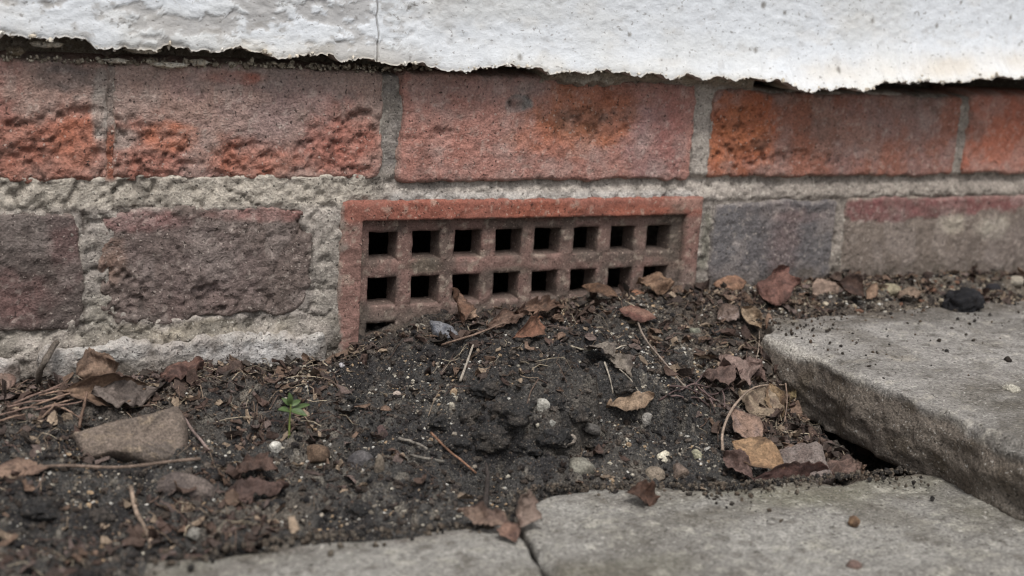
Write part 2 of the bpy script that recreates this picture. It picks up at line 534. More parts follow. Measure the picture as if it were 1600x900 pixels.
# second course
brick(-0.350, -0.1380, -0.0405, 0.0125, DARKM2, DARKM, [(20, 470, 60, 40, S(116, 78, 74), 0.6), (100, 380, 30, 60, S(112, 76, 74), 0.5), (80, 345, 50, 14, S(92, 82, 78), 0.7)], 151,
      rough=0.0007, label="dark purple-brown brick at the left edge of the lower course", rad=0.006)
brick(-0.1295, -0.0305, -0.0400, 0.0140, DARKM, S(112, 95, 89),
      [(230, 345, 60, 14, S(140, 92, 88), 0.85), (420, 335, 80, 10, S(150, 96, 88), 0.75), (170, 400, 26, 30, S(132, 102, 84), 0.8), (330, 420, 120, 70, S(114, 96, 92), 0.6), (300, 480, 80, 22, S(104, 84, 78), 0.6)],
      161, rough=0.0009, wob=1.9, label="dark mauve brick end with worn rounded corners, just left of the air brick", rad=0.009,
      spall=[(180, 470, 50, 40, 0.9), (330, 470, 90, 26, 0.6), (480, 350, 22, 18, 1.0)], depth=0.0026)
brick(0.2085, 0.2990, -0.0500, 0.0130, S(96, 91, 92), S(106, 97, 95),
      [(1225, 375, 30, 60, S(122, 96, 92), 0.5), (1250, 340, 40, 14, S(122, 96, 92), 0.4), (1135, 370, 20, 60, S(104, 101, 102), 0.6), (1290, 400, 20, 40, S(104, 100, 100), 0.6)],
      171, label="grey-blue brick end just right of the air brick")
brick(0.3075, 0.5300, -0.0510, 0.0145, S(116, 102, 91), S(128, 113, 101),
      [(1420, 324, 150, 18, S(126, 76, 74), 1.0, 0.3), (1560, 312, 90, 14, S(128, 78, 74), 0.95, 0.3), (1490, 350, 18, 16, S(176, 164, 142), 0.9), (1550, 358, 26, 18, S(176, 166, 148), 0.8), (1580, 390, 60, 40, S(116, 103, 96), 0.7)],
      181, label="long grey-brown brick with a red band along its top edge", step=0.0011, spall=[(1490, 350, 20, 16, 0.4)])
# third course, nearly buried
brick(-0.350, -0.166, -0.1150, -0.0525, S(176, 170, 164), S(150, 138, 130), [(40, 580, 40, 14, S(150, 112, 104), 0.6)], 191, face=-0.0035, label="half-buried pale brick at the far left foot of the wall", wob=2)
brick(-0.158, -0.0210, -0.1150, -0.0490, S(162, 157, 151), S(140, 134, 128),
      [(400, 548, 100, 14, S(200, 197, 196), 0.75), (230, 565, 60, 12, S(150, 140, 128), 0.6)], 201, face=-0.0042, rough=0.0008, wob=2.2,
      label="limewashed brick half buried in soil below the dark mauve brick end", rad=0.006)
# beyond the frame, coarser
for k, (x0, x1, z0, z1) in enumerate([(-0.49, -0.31, .0275, .08), (-0.68, -0.50, .0275, .08), (-0.87, -0.69, .0275, .08), (-0.455, -0.36, -.0405, .0125), (-0.665, -0.465, -.0405, .0125), (-0.87, -0.675, -.0405, .0125),
                                      (0.595, 0.78, .029, .091), (0.79, 0.975, .029, .091), (0.985, 1.17, .029, .091), (1.18, 1.37, .029, .091), (0.54, 0.73, -.051, .0145), (0.74, 0.93, -.051, .0145), (0.94, 1.13, -.051, .0145), (1.14, 1.35, -.051, .0145)]):
    brick(x0, x1, z0, z1, S(150, 98, 82) if z0 > 0 else S(128, 106, 98), S(150, 112, 100), [], 300+k*11, step=0.003)

# mortar body: one rough sheet set a little behind the brick faces, with the duct behind the air brick
mx = lines(-0.20, 0.50, 0.0011, -0.9, 1.42, 1.25)
mz = lines(-0.075, 0.105, 0.0011, -0.2, 0.3, 1.25)
MX, MZ = np.meshgrid(mx, mz, indexing='ij')
a1, a2, a3 = fbm(MX, 0, MZ, 0.03, 3, 61), fbm(MX, 0, MZ, 0.008, 4, 63), fbm(MX, 0, MZ, 0.0028, 2, 65)
MY = 0.0022+0.0006*a1+0.0007*a2+0.0006*a3
left = sst(0.012, -0.006, MX)
mfl = terr(fbm(MX, 0, MZ*1.3, 0.014, 4, 67), 3.5)
MY = MY-left*(0.0013+0.0005*mfl+0.0003*a2)+0.0009*sst(0.35, 0.6, a3)*sst(0.03, 0.024, MZ)
crk = np.abs(fbm(MX*0.7, 0, MZ, 0.03, 4, 69))
crack = sst(0.05, 0.012, crk)*left*sst(-0.0, 0.3, fbm(MX, 0, MZ, 0.05, 2, 70)+0.25)
MY = MY+0.0014*crack
# weathered bed joint over the air brick: set back under the upper bricks, flush below
bed = sst(0.004, 0.012, MX)*sst(0.0145, 0.0155, MZ)*sst(0.030, 0.026, MZ)
MY = MY+bed*(0.0034*sst(0.017, 0.0265, MZ)-0.0012)
# dark perpend joints between the upper bricks
for (xa, xb, dd) in ((0.0045, 0.014, 0.0012), (0.1890, 0.2010, -0.0008), (0.3890, 0.3965, 0.0)):
    MY = MY+dd*sst(xa-0.001, xa+0.001, MX)*sst(xb+0.001, xb-0.001, MX)*sst(0.026, 0.03, MZ)
# gap under the render; its right part is added to darken the shade
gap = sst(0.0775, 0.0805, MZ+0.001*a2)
fillm = sst(0.082, 0.096, MX)*sst(0.240, 0.222, MX)
MY = MY+gap*(0.016+0.016*sst(0.23, 0.26, MX))*(1-fillm)
hang = fillm*sst(0.0, 0.004, MZ-(0.0785-0.004*np.abs(a2)-0.003*a1))
MY = MY-hang*(0.0062+0.0022*terr(a2, 3.0)+0.001*a1)
MY = MY-0.0016*sst(-0.043, -0.049, MZ)*left
BR = [(-.300, -.1258, .027, .0795), (-.1252, .0045, .0275, .080), (.014, .189, .0265, .0798), (.201, .389, .028, .0762), (.3965, .585, .029, .079), (-.35, -.138, -.0405, .0125), (-.1295, -.0305, -.04, .014),
      (.2085, .299, -.05, .013), (.3075, .53, -.051, .0145), (-.35, -.166, -.115, -.0525), (-.158, -.021, -.115, -.049)]
smear = np.zeros_like(MX)
for (mk, _) in blobs(MX, MZ, [(172, 500, 50, 44, None, 1.0), (158, 348, 34, 30, None, 1.0), (480, 505, 40, 44, None, 1.0), (484, 345, 24, 22, None, 0.8), (128, 345, 30, 24, None, 0.9), (1098, 250, 16, 40, None, 0.8),
                              (1130, 275, 40, 14, None, 0.8), (1300, 275, 100, 8, None, 0.4), (1120, 330, 22, 26, None, 0.9), (130, 500, 20, 40, None, 0.7), (600, 270, 24, 24, None, 0.7), (250, 285, 120, 8, None, 0.4), (940, 270, 20, 14, None, 0.5)], 72):
    smear = np.maximum(smear, mk)
MY = MY-0.0009*smear
edgeg = np.zeros_like(MX)
for (xa, xb, za, zb) in BR:
    dd = np.minimum(np.minimum(MX-xa, xb-MX), np.minimum(MZ-za, zb-MZ))+0.0010*a2-0.02*fillm*sst(0.0715, 0.0765, MZ)
    edgeg = np.maximum(edgeg, np.exp(-((dd+0.0002)/0.0006)**2))
    MY = MY+0.009*sst(0.0012, 0.0042, dd-0.0016*np.clip(a1, 0, 1)-0.0036*smear)
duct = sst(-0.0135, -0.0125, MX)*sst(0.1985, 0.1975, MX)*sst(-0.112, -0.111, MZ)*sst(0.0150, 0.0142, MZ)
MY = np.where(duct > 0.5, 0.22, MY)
for arr in (MY,):
    arr[0, :] = arr[-1, :] = 0.10
    arr[:, 0] = arr[:, -1] = 0.10
mc = mix(S(178, 171, 162), S(152, 146, 139), sst(-0.3, 0.6, a1+0.5*a2))
mc = mix(mc, S(194, 187, 172), left*sst(0.012, 0.017, MZ)*0.6)
mc = mix(mc, S(194, 192, 188), sst(0.004, 0.012, MX)*sst(0.2, 0.19, MX)*sst(0.0145, 0.0155, MZ)*sst(0.022, 0.018, MZ)*0.6)
mc = mix(mc, S(118, 116, 114), sst(0.003, 0.005, MX)*sst(0.0155, 0.0135, MX)*sst(0.03, 0.035, MZ)*(0.5+0.4*a2).clip(0, 1))
mc = mix(mc, S(150, 142, 132), sst(0.2, 0.3, MX)*0.6)
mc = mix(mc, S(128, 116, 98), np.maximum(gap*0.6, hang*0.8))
mc = mix(mc, S(176, 166, 148), hang*sst(0.0865, 0.082, MZ)*0.6)
mc = mix(mc, S(84, 78, 70), crack*0.6)
mc = mix(mc, S(78, 70, 64), np.clip(edgeg*(0.25+1.1*a2), 0, 0.85))
mc = mix(mc, S(120, 114, 106), sst(0.1, 0.7, fbm(MX, 0, MZ, 0.011, 4, 74))*0.45)
mc = mix(mc, S(206, 200, 188), sst(0.35, 0.7, fbm(MX, 0, MZ, 0.0045, 3, 75))*0.4)
mc = mix(mc, S(180, 176, 170), left*sst(-0.044, -0.05, MZ)*sst(-0.12, -0.09, MX)*(0.3+0.6*a2).clip(0, 1))
for (mk, c) in blobs(MX, MZ, [(520, 420, 26, 90, S(150, 145, 136), 0.6), (160, 490, 30, 40, S(150, 146, 134), 0.7), (1125, 400, 14, 60, S(128, 128, 118), 0.5), (300, 520, 120, 16, S(160, 152, 132), 0.6), (1105, 380, 6, 40, S(92, 94, 80), 0.6)], 71):
    mc = mix(mc, c, mk)
ja = sst(-0.1285, -0.1268, MX)*sst(-0.1222, -0.1240, MX)*sst(0.026, 0.029, MZ)
mc = mix(mc, mix(np.broadcast_to(S(150, 100, 82), mc.shape), S(150, 138, 130), sst(0.045, 0.056, MZ+0.004*a2)), ja)
mc = mc*0.86*np.array([1.02, 0.99, 0.99])
mc = mix(mc, S(126, 120, 111), left*sst(-0.039, -0.043, MZ)*np.clip(0.45+0.7*a2+0.4*a1, 0, 0.9))
splash = np.clip(sst(0.016, 0.0, MZ-np.interp(MX, WX, WZ)-0.006*np.abs(a2))*(0.7+0.7*a2), 0, 0.85)
mc = mix(mc, S(84, 77, 70), splash)
mc = mix(mc, S(84, 76, 67), gap*sst(0.24, 0.26, MX)*0.85)  # shadow beneath the render lip painted into the mortar colour
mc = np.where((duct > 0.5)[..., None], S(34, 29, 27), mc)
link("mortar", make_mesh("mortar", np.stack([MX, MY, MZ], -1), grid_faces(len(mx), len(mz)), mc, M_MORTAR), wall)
# solid core of the wall behind the face
def box_mesh(name, x0, x1, y0, y1, z0, z1, col, mat):
    V = [(x, y, z) for x in (x0, x1) for y in (y0, y1) for z in (z0, z1)]
    F = [(0, 1, 3, 2), (4, 6, 7, 5), (0, 4, 5, 1), (2, 3, 7, 6), (0, 2, 6, 4), (1, 5, 7, 3)]
    return make_mesh(name, V, F, np.tile(col, (8, 1)), mat, False)
link("wall_core", box_mesh("wall_core", -0.9, 1.42, 0.23, 0.33, -0.2, 1.2, S(120, 90, 80), M_MORTAR), wall)

# white render coat
EDGE = [(-400, 35), (-120, 48), (0, 54), (30, 60), (45, 66), (100, 64), (140, 72), (200, 76), (300, 77), (360, 76), (420, 83), (500, 90), (533, 92), (590, 96), (640, 97), (700, 105), (735, 110), (770, 106),
        (800, 103), (845, 106), (860, 114), (890, 118), (925, 120), (940, 116), (960, 121), (1010, 117), (1066, 119), (1140, 124), (1180, 121), (1220, 130), (1260, 140), (1300, 142), (1350, 139), (1420, 131), (1500, 127), (1600, 124), (1800, 118), (2300, 110)]
ex, ez = [], []
for (a, b) in EDGE:
    p = on_y(a, b, -float(np.interp(a, [0, 700, 1050, 1180, 1250, 1600], [.010, .013, .016, .019, .024, .024])))
    ex.append(p[0])
    ez.append(p[2])
ex, ez = np.array(ex), np.array(ez)
xe0 = on_y(590, 40, -0.01)[0]
rx = np.unique(np.concatenate([lines(-0.21, 0.48, 0.0011, -0.9, 1.42, 1.2), np.arange(xe0-0.003, xe0+0.003, 0.00035)]))
up = np.concatenate([np.arange(0, 0.055, 0.0008), 0.055+np.cumsum(0.0008*1.25**np.arange(1, 26))])
up = up[up < 1.0]
nl = 9                                         # rows that turn under the lip
RX = np.broadcast_to(rx[:, None], (len(rx), len(up)+nl)).copy()
ze = np.interp(rx, ex, ez)+0.0009*fbm(rx, 0, 0, 0.012, 3, 81)+0.0022*terr(fbm(rx, 0, 0, 0.010, 4, 83), 3.0, 0.12)+0.0006*vnoise(rx/0.0023, 0, 0, 84)+0.0004*vnoise(rx/0.0013, 0, 2, 85)
prot = np.interp(rx, [-0.3, -0.1, 0.1, 0.2, 0.27, 0.35, 0.5], [0.010, 0.0105, 0.014, 0.017, 0.024, 0.025, 0.024])
RZ = np.empty_like(RX)
RY = np.empty_like(RX)
for j in range(nl):
    a = j/(nl-1)
    th = a*math.pi/2
    RZ[:, j] = ze+0.0022*(1-math.sin(th))*0.6+0.0012*(1-a)*vnoise(rx/0.004, j*0.5, 0, 91)
    RY[:, j] = 0.016-(0.016+prot-0.0012)*a**0.7-0.0012*math.sin(th)
for k, h in enumerate(up):
    j = nl+k
    RZ[:, j] = ze+0.0022*0.0+h+0.0006*(1-math.exp(-k/2))
    fl = np.exp(-h/0.012)
    RY[:, j] = -(0.0085+(prot-0.0085)*fl)+0.0012*math.exp(-h/0.0012)
b1, b2, b3 = fbm(RX*0.6, RY, RZ, 0.03, 3, 93), fbm(RX*0.5, 0, RZ, 0.009, 4, 95), fbm(RX*0.7, 0, RZ, 0.003, 3, 97)
rgt = sst(-0.02, 0.10, RX)
RY = RY+0.0004*b1+(0.00028-0.00010*rgt)*b2+(0.00035-0.00012*rgt)*b3-0.0007*np.exp(-np.clip(RZ-ze[:, None], 0, None)/0.006)*terr(b2+0.5*b3, 3.0)
# peeling paint layer: thin raised plates on the left half
b4 = fbm(RX*0.55, 0, RZ*1.1, 0.009, 6, 98, 0.72)
pl = sst(-0.06, 0.02, b4+0.25*b1)*sst(0.06, -0.03, RX+0.02*b1)
RY = RY-0.0006*pl
# hairline crack
xc = xe0+0.0009*fbm(0, 0, RZ, 0.012, 3, 99)
ck = np.exp(-((RX-xc)/0.00035)**2)*sst(0.3, 0.12, RZ)
RY = RY+0.0012*ck
RY[:, 0] = 0.05
RY[:, -1] = 0.05
RY[0, :] = RY[-1, :] = 0.05
wc = mix(S(204, 206, 207), S(211, 215, 220), sst(-0.4, 0.4, b1+0.5*sst(0.2, 0.35, RX)))
wc = mix(wc, S(166, 164, 163), np.clip((1-sst(-0.06, -0.01, b4+0.25*b1))*sst(0.06, -0.03, RX+0.02*b1), 0, 1)*0.85)
wc = mix(wc, S(150, 146, 142), sst(0.52, 0.7, fbm(RX*0.6, 0, RZ, 0.004, 3, 102))*(0.25+0.35*sst(0.05, -0.03, RX)))
wc = mix(wc, S(204, 200, 194), sst(0.25, 0.7, b2)*0.25)
dz = RZ-ze[:, None]
wc = mix(wc, S(205, 200, 190), np.exp(-np.clip(dz, 0, None)/0.006)*(0.45+0.5*b2).clip(0, 1))
wc = mix(wc, S(196, 188, 176), np.clip(sst(0.22, 0.3, RX)*np.exp(-((dz-0.009)/0.007)**2)*(0.55+0.6*b1), 0, 0.8))
for (px_, py_, r_) in ((1195, 8, 5), (1364, 33, 4), (1580, 27, 4), (1504, 4, 3), (984, 54, 3), (810, 89, 4), (1178, 78, 4), (1300, 108, 5), (640, 12, 3), (1228, 20, 3), (1464, 40, 4)):
    q = on_y(px_, py_, -0.010)
    d = np.hypot(RX-q[0], (RZ-q[2])*0.8)/(r_/2900)
    wc = mix(wc, S(120, 116, 110), sst(1.3, 0.5, d)*0.85)
wc = mix(wc, S(110, 106, 100), np.clip(ck, 0, 1)*0.8)
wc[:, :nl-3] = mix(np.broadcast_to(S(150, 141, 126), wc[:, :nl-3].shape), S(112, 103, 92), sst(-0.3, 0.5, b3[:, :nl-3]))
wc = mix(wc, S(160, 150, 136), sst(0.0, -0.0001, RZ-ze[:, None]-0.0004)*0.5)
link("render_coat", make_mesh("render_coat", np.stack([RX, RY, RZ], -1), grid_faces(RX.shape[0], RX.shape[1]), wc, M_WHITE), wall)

def granules(name, label, P, s, cols, seed, mat):
    r = np.random.default_rng(seed)
    V0, F0 = ICO1
    n = len(P)
    Q = V0[None]*(1+0.25*r.normal(size=(n, len(V0), 1)))*(s[:, None]*r.uniform(0.5, 1, (n, 3)))[:, None, :]+P[:, None, :]
    F = (F0[None]+(np.arange(n)*len(V0))[:, None, None]).reshape(-1, 3)
    C = np.repeat(np.array(cols)[r.integers(0, len(cols), n)]*r.uniform(0.85, 1.05, (n, 1)), len(V0), 0)
    o = link(name, make_mesh(name, Q.reshape(-1, 3), F, C, mat, False), wall)
    o['label'] = label
    o['kind'] = 'stuff'
_bm = bmesh.new()
bmesh.ops.create_icosphere(_bm, subdivisions=1, radius=1.0)
ICO1 = (np.array([v.co[:] for v in _bm.verts]), np.array([[v.index for v in f.verts] for f in _bm.faces]))
_bm.free()
_r = np.random.default_rng(5)
n_ = 260
gx = _r.uniform(-0.2, 0.46, n_)
gz = np.interp(gx, rx, ze)+np.abs(_r.normal(0, 0.0012, n_))-0.0005
gy = -np.interp(gx, rx, prot)+_r.normal(0, 0.0006, n_)+np.clip(_r.normal(0, 0.002, n_), 0, None)
granules("render_crumbs", "crumbly grains along the broken lower edge of the white render", np.stack([gx, gy, gz], 1), 0.0004+0.0013*_r.uniform(0, 1, n_)**2.5, [S(222, 218, 210), S(206, 198, 184), S(190, 180, 164)], 6, M_WHITE)
n_ = 700
gx = _r.uniform(-0.2, 0.06, n_)
gz = np.interp(gx, [-0.2, -0.126, 0.005, 0.06], [0.0800, 0.0803, 0.0815, 0.085])+_r.normal(0, 0.0007, n_)
gy = _r.uniform(-0.001, 0.005, n_)
granules("mortar_crumbs", "grains of mortar left on the ledge in the dark gap under the render", np.stack([gx, gy, gz], 1), 0.0004+0.0013*_r.uniform(0, 1, n_)**2.2, [S(196, 188, 170), S(160, 150, 134), S(128, 118, 104)], 8, M_MORTAR)

# ------------------------------------------------------------------ air brick
PIT = 0.0236
HW, HH = 0.0158, 0.0147
air = empty("air_brick", (0.092, 0.0, -0.125), wall)
air['label'] = "terracotta air brick with rows of square holes and a raised rim"
AX0, AX1, AZ0, AZ1 = -0.0158, 0.2003, -0.1235, 0.0168
IX0, IX1, IZ0, IZ1 = -0.0042, 0.1893, -0.113, 0.0063
DEPS = [(0.0, 0.0), (0.0002, 0.0015), (0.0004, 0.0035), (0.0006, 0.006), (0.0008, 0.0085), (0.0010, 0.0115)]   # the face is a thin shell before the duct
hx = [(0.0010+i*PIT, 0.0010+i*PIT+HW) for i in range(8)]
hz = [(-j*PIT-HH, -j*PIT) for j in range(5)]
xsl = list(np.arange(AX0, AX1+1e-6, 0.00105))+[AX1]
zsl = list(np.arange(AZ0, AZ1+1e-6, 0.00105))+[AZ1]
def carve(base, ivals, extra):
    b = np.array(base)
    add = []
    for (a, c) in ivals:
        b = b[(b < a-0.0005) | (b > a+0.0016)]
        b = b[(b < c-0.0016) | (b > c+0.0005)]
        add += [a+d for d, _ in DEPS]+[c-d for d, _ in DEPS]
    for e in extra:
        b = b[np.abs(b-e) > 0.0008]
        add += [e-0.0003, e+0.0003]
    return np.unique(np.round(np.concatenate([b, add]), 6))
xsl = carve(xsl, hx, (IX0, IX1))
zsl = carve(zsl, hz, (IZ0, IZ1))
X, Z = np.meshgrid(xsl, zsl, indexing='ij')
def inset(v, ivals):
    d = np.full(v.shape, -1.0)
    for (a, c) in ivals:
        d = np.maximum(d, np.minimum(v-a, c-v))
    return d
ins = np.minimum(inset(X, hx), inset(Z, hz))
dep = np.interp(np.clip(ins, 0, None), [d for d, _ in DEPS], [e for _, e in DEPS])
g1, g2, g3 = fbm(X, 0, Z, 0.03, 3, 401), fbm(X, 0, Z, 0.006, 4, 403), fbm(X, 0, Z, 0.0022, 2, 405)
inner = sst(-0.0003, 0.0003, np.minimum(np.minimum(X-IX0, IX1-X), np.minimum(Z-IZ0, IZ1-Z)))
bev = np.exp(-np.abs(ins)/0.0006)*(ins <= 0)*0.0006           # worn hole edges
oute = np.minimum(np.minimum(X-AX0, AX1-X), np.minimum(Z-AZ0, AZ1-Z))
Y = -0.0010+inner*0.0042+0.0005*g1+0.0005*g2+0.0003*g3+bev+dep+0.0022*np.exp(-oute/0.0008)
frm = 1-inner
DX = 0.0004*fbm(X, Y*0.5, Z, 0.006, 3, 411)*(ins > -0.004)
DZ = 0.0004*fbm(X, Y*0.5, Z, 0.006, 3, 413)*(ins > -0.004)
C = mix(S(148, 102, 94), S(136, 94, 86), sst(-0.4, 0.5, g1+0.3*g2))
C = mix(C, S(160, 84, 66), np.clip(frm*sst(0.004, 0.008, Z)*(0.75+0.4*g1), 0, 1))
C = mix(C, S(124, 100, 92), np.clip(sst(0.2, 0.8, g2)*0.6*inner, 0, 1))
C = mix(C, S(130, 108, 98), inner*sst(0.05, 0.19, X)*0.5*(0.6+0.5*g1).clip(0, 1))
C = mix(C, S(116, 98, 90), inner*sst(-0.03, -0.048, Z)*0.8)                       # soil-splashed lower part
C = mix(C, S(150, 140, 132), sst(0.0025, 0.0, X-AX0+0.003*g2)*0.6+0*X)            # lime from the joint on its left edge
for (mk, c) in blobs(X, Z, [(665, 418, 26, 14, S(96, 84, 70), 0.8), (800, 425, 30, 8, S(110, 96, 84), 0.6), (915, 380, 14, 18, S(128, 108, 92), 0.5), (860, 330, 90, 14, S(166, 82, 56), 0.7),
                            (1060, 440, 40, 26, S(124, 104, 98), 0.7), (1000, 330, 40, 12, S(168, 84, 58), 0.6), (1075, 318, 40, 8, S(170, 122, 110), 0.7), (1055, 370, 14, 50, S(108, 88, 76), 0.6)], 421):
    C = mix(C, c, mk)
C = mix(C, S(92, 78, 71), inner*sst(-0.1, 0.6, fbm(X, 0, Z, 0.014, 4, 431))*0.7)
C = sat(C, 1.0)*(0.80-0.07*inner)[..., None]
C = mix(C, sat(C, 1.12), frm*0.8)
C = mix(C, S(170, 146, 130), sst(0.5, 0.8, fbm(X, 0, Z, 0.003, 2, 433))*0.4)
C = sat(C, 0.66, 1.12)*np.array([0.98, 1.04, 0.98])
hole_shade = sst(0.0, 0.003, dep)
C = mix(C, S(84, 72, 66), hole_shade*0.75)                                          # hole walls painted darker for the shade inside
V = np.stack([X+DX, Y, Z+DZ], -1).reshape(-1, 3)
nu, nv = X.shape
fi, fj = np.meshgrid(np.arange(nu-1), np.arange(nv-1), indexing='ij')
mid_ins = (ins[:-1, :-1]+ins[1:, :-1]+ins[:-1, 1:]+ins[1:, 1:])/4
keep = np.maximum(np.maximum(ins[:-1, :-1], ins[1:, 1:]), np.maximum(ins[1:, :-1], ins[:-1, 1:])) <= 0.00141
keepf = (np.minimum(np.minimum(ins[:-1, :-1], ins[1:, 1:]), np.minimum(ins[1:, :-1], ins[:-1, 1:])) < 0.0009)
isframe = ((inner[:-1, :-1]+inner[1:, :-1]+inner[:-1, 1:]+inner[1:, 1:])/4 < 0.999)
Fall = grid_faces(nu, nv)
keepf = keepf.ravel()
isf = isframe.ravel()
def submesh(name, sel):
    F = Fall[sel]
    used, inv = np.unique(F.ravel(), return_inverse=True)
    return make_mesh(name, V[used], inv.reshape(-1, 4), C.reshape(-1, 3)[used], M_AIR)
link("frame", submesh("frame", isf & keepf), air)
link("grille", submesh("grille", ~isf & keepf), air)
# side walls of the block behind its rim
def ring_mesh():
    pts = [(AX0, AZ0), (AX1, AZ0), (AX1, AZ1), (AX0, AZ1)]
    Vv, Ff = [], []
    for (y, g) in ((0.0014, 0.0), (0.014, -0.0004), (0.05, -0.0006)):
        for (a, b) in pts:
            sx_ = 1 if a == AX0 else -1
            sz_ = 1 if b == AZ0 else -1
            Vv.append((a-sx_*g, y, b-sz_*g))
    for r in range(2):
        for k in range(4):
            a, b = r*4+k, r*4+(k+1) % 4
            Ff.append((a, b, b+4, a+4))
    return make_mesh("body", Vv, Ff, np.tile(S(140, 88, 80), (12, 1)), M_AIR, False)
link("body", ring_mesh(), air)

# ------------------------------------------------------------------ paving slabs
def slab(label, x_l, x_r, y_f, y_b, ztop, thick, seed, colfn, step=0.0013, zfn=None, chip=0.0042, lim=None):
    """x_l, x_r functions of y; y_f, y_b functions of x; top grid whose outer rows fold down the sides"""
    xa, xb = lim[0], lim[1]
    ya, yb = lim[2], lim[3]
    nxx = int((xb-xa)/step)+1
    nyy = int((yb-ya)/step)+1
    K = 22
    u = np.concatenate([np.zeros(K), np.linspace(0, 1, nxx), np.ones(K)])
    v = np.concatenate([np.zeros(K), np.linspace(0, 1, nyy), np.ones(K)])
    du = np.concatenate([np.arange(K, 0, -1), np.zeros(nxx), np.arange(1, K+1)])/K
    dv = np.concatenate([np.arange(K, 0, -1), np.zeros(nyy), np.arange(1, K+1)])/K
    U, Vv = np.meshgrid(u, v, indexing='ij')
    D = np.maximum(*np.meshgrid(du, dv, indexing='ij'))
    x0 = xa+(xb-xa)*U
    y0 = ya+(yb-ya)*Vv
    Xs = x_l(y0)*(1-U)+x_r(y0)*U
    Ys = y_f(x0)*(1-Vv)+y_b(x0)*Vv
    top = fbm(Xs*0.5, Ys, 0, 0.05, 4, seed)*0.0011+fbm(Xs*0.5, Ys, 0, 0.011, 4, seed+3)*0.0008+fbm(Xs*0.6, Ys, 0, 0.003, 2, seed+5)*0.0003
    Zs = ztop+top
    if zfn is not None:
        Zs = Zs+zfn(Xs, Ys)
    ed = np.minimum(np.minimum((Xs-x_l(y0)), (x_r(y0)-Xs)), np.minimum(Ys-y_f(x0), y_b(x0)-Ys))
    Zs = Zs-0.0010*np.exp(-np.clip(ed, 0, None)/0.0014)*(0.6+0.5*fbm(Xs, Ys, 0, 0.03, 2, seed+7))
    Zs = Zs-chip*sst(0.006, 0.0, ed-0.004*fbm(Xs, Ys, 0, 0.024, 2, seed+8))*terr(0.5+0.8*fbm(Xs, Ys, 0, 0.032, 2, seed+12), 3.0, 0.5)
    Zs = Zs+0.0004*terr(fbm(Xs*0.5, Ys, 0, 0.02, 4, seed+14), 4.0)
    Zs = Zs-D*thick
    # rough broken sides
    cxs, cys = (xa+xb)/2, (ya+yb)/2
    rn = (0.75*terr(fbm(Xs, Ys, Zs*1.8, 0.022, 3, seed+9), 3.0)+0.3*fbm(Xs, Ys, Zs*2.2, 0.012, 2, seed+13))*0.0034*sst(0.0, 0.25, D)+fbm(Xs, Ys, Zs, 0.004, 2, seed+10)*0.0004*sst(0, 0.1, D)
    sxn = np.where(np.meshgrid(du, dv, indexing='ij')[0] > 0, np.sign(U-0.5), 0)
    syn = np.where(np.meshgrid(du, dv, indexing='ij')[1] > 0, np.sign(Vv-0.5), 0)
    bul = 0.0015*np.sin(np.clip(D, 0, 1)*math.pi)
    Xs = Xs+sxn*(rn+bul)
    Ys = Ys+syn*(rn+bul)
    Cc = colfn(Xs, Ys, Zs, D, ed)
    nu, nv = Xs.shape
    Fl = grid_faces(nu, nv)
    V = np.stack([Xs, Ys, Zs], -1).reshape(-1, 3)
    ring = [i*nv for i in range(nu)]+[(nu-1)*nv+j for j in range(1, nv)]+[i*nv+nv-1 for i in range(nu-2, -1, -1)]+[j for j in range(nv-2, 0, -1)]
    Fl = [tuple(f) for f in Fl.tolist()]+[tuple(ring[::-1])]
    return placed("paving_slab", V, Fl, Cc.reshape(-1, 3), M_SLAB, label, "paving slab")

KG = 0.77
def col_front(Xs, Ys, Zs, D, ed):
    n1, n2 = fbm(Xs*0.6, Ys, 0, 0.06, 4, 501), fbm(Xs*0.5, Ys, 0, 0.012, 4, 503)
    c = mix(S(153, 150, 144, KG), S(122, 118, 112, KG), sst(-0.4, 0.5, n1+0.4*n2))
    c = mix(c, S(146, 144, 120, KG), sst(0.1, 0.7, n1)*0.4)
    n3 = fbm(Xs, Ys, 0, 0.0045, 3, 505)
    c = mix(c, S(184, 180, 168, KG), sst(0.3, 0.75, n3)*0.5)
    c = mix(c, S(98, 92, 84, KG), sst(-0.35, -0.8, n3)*0.6)
    c = mix(c, S(96, 84, 74, KG), np.exp(-np.clip(ed, 0, None)/0.009)*sst(-0.215, -0.185, Ys)*(0.6+0.8*n2).clip(0, 1)*0.9)
    c = mix(c, S(176, 172, 160, KG), sst(0.4, 0.9, n2)*0.6)
    c = mix(c, S(100, 94, 84, KG), sst(0.15, 0.75, fbm(Xs, Ys, 0, 0.035, 4, 507))*0.5)
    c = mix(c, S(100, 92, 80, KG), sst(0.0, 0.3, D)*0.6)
    return c
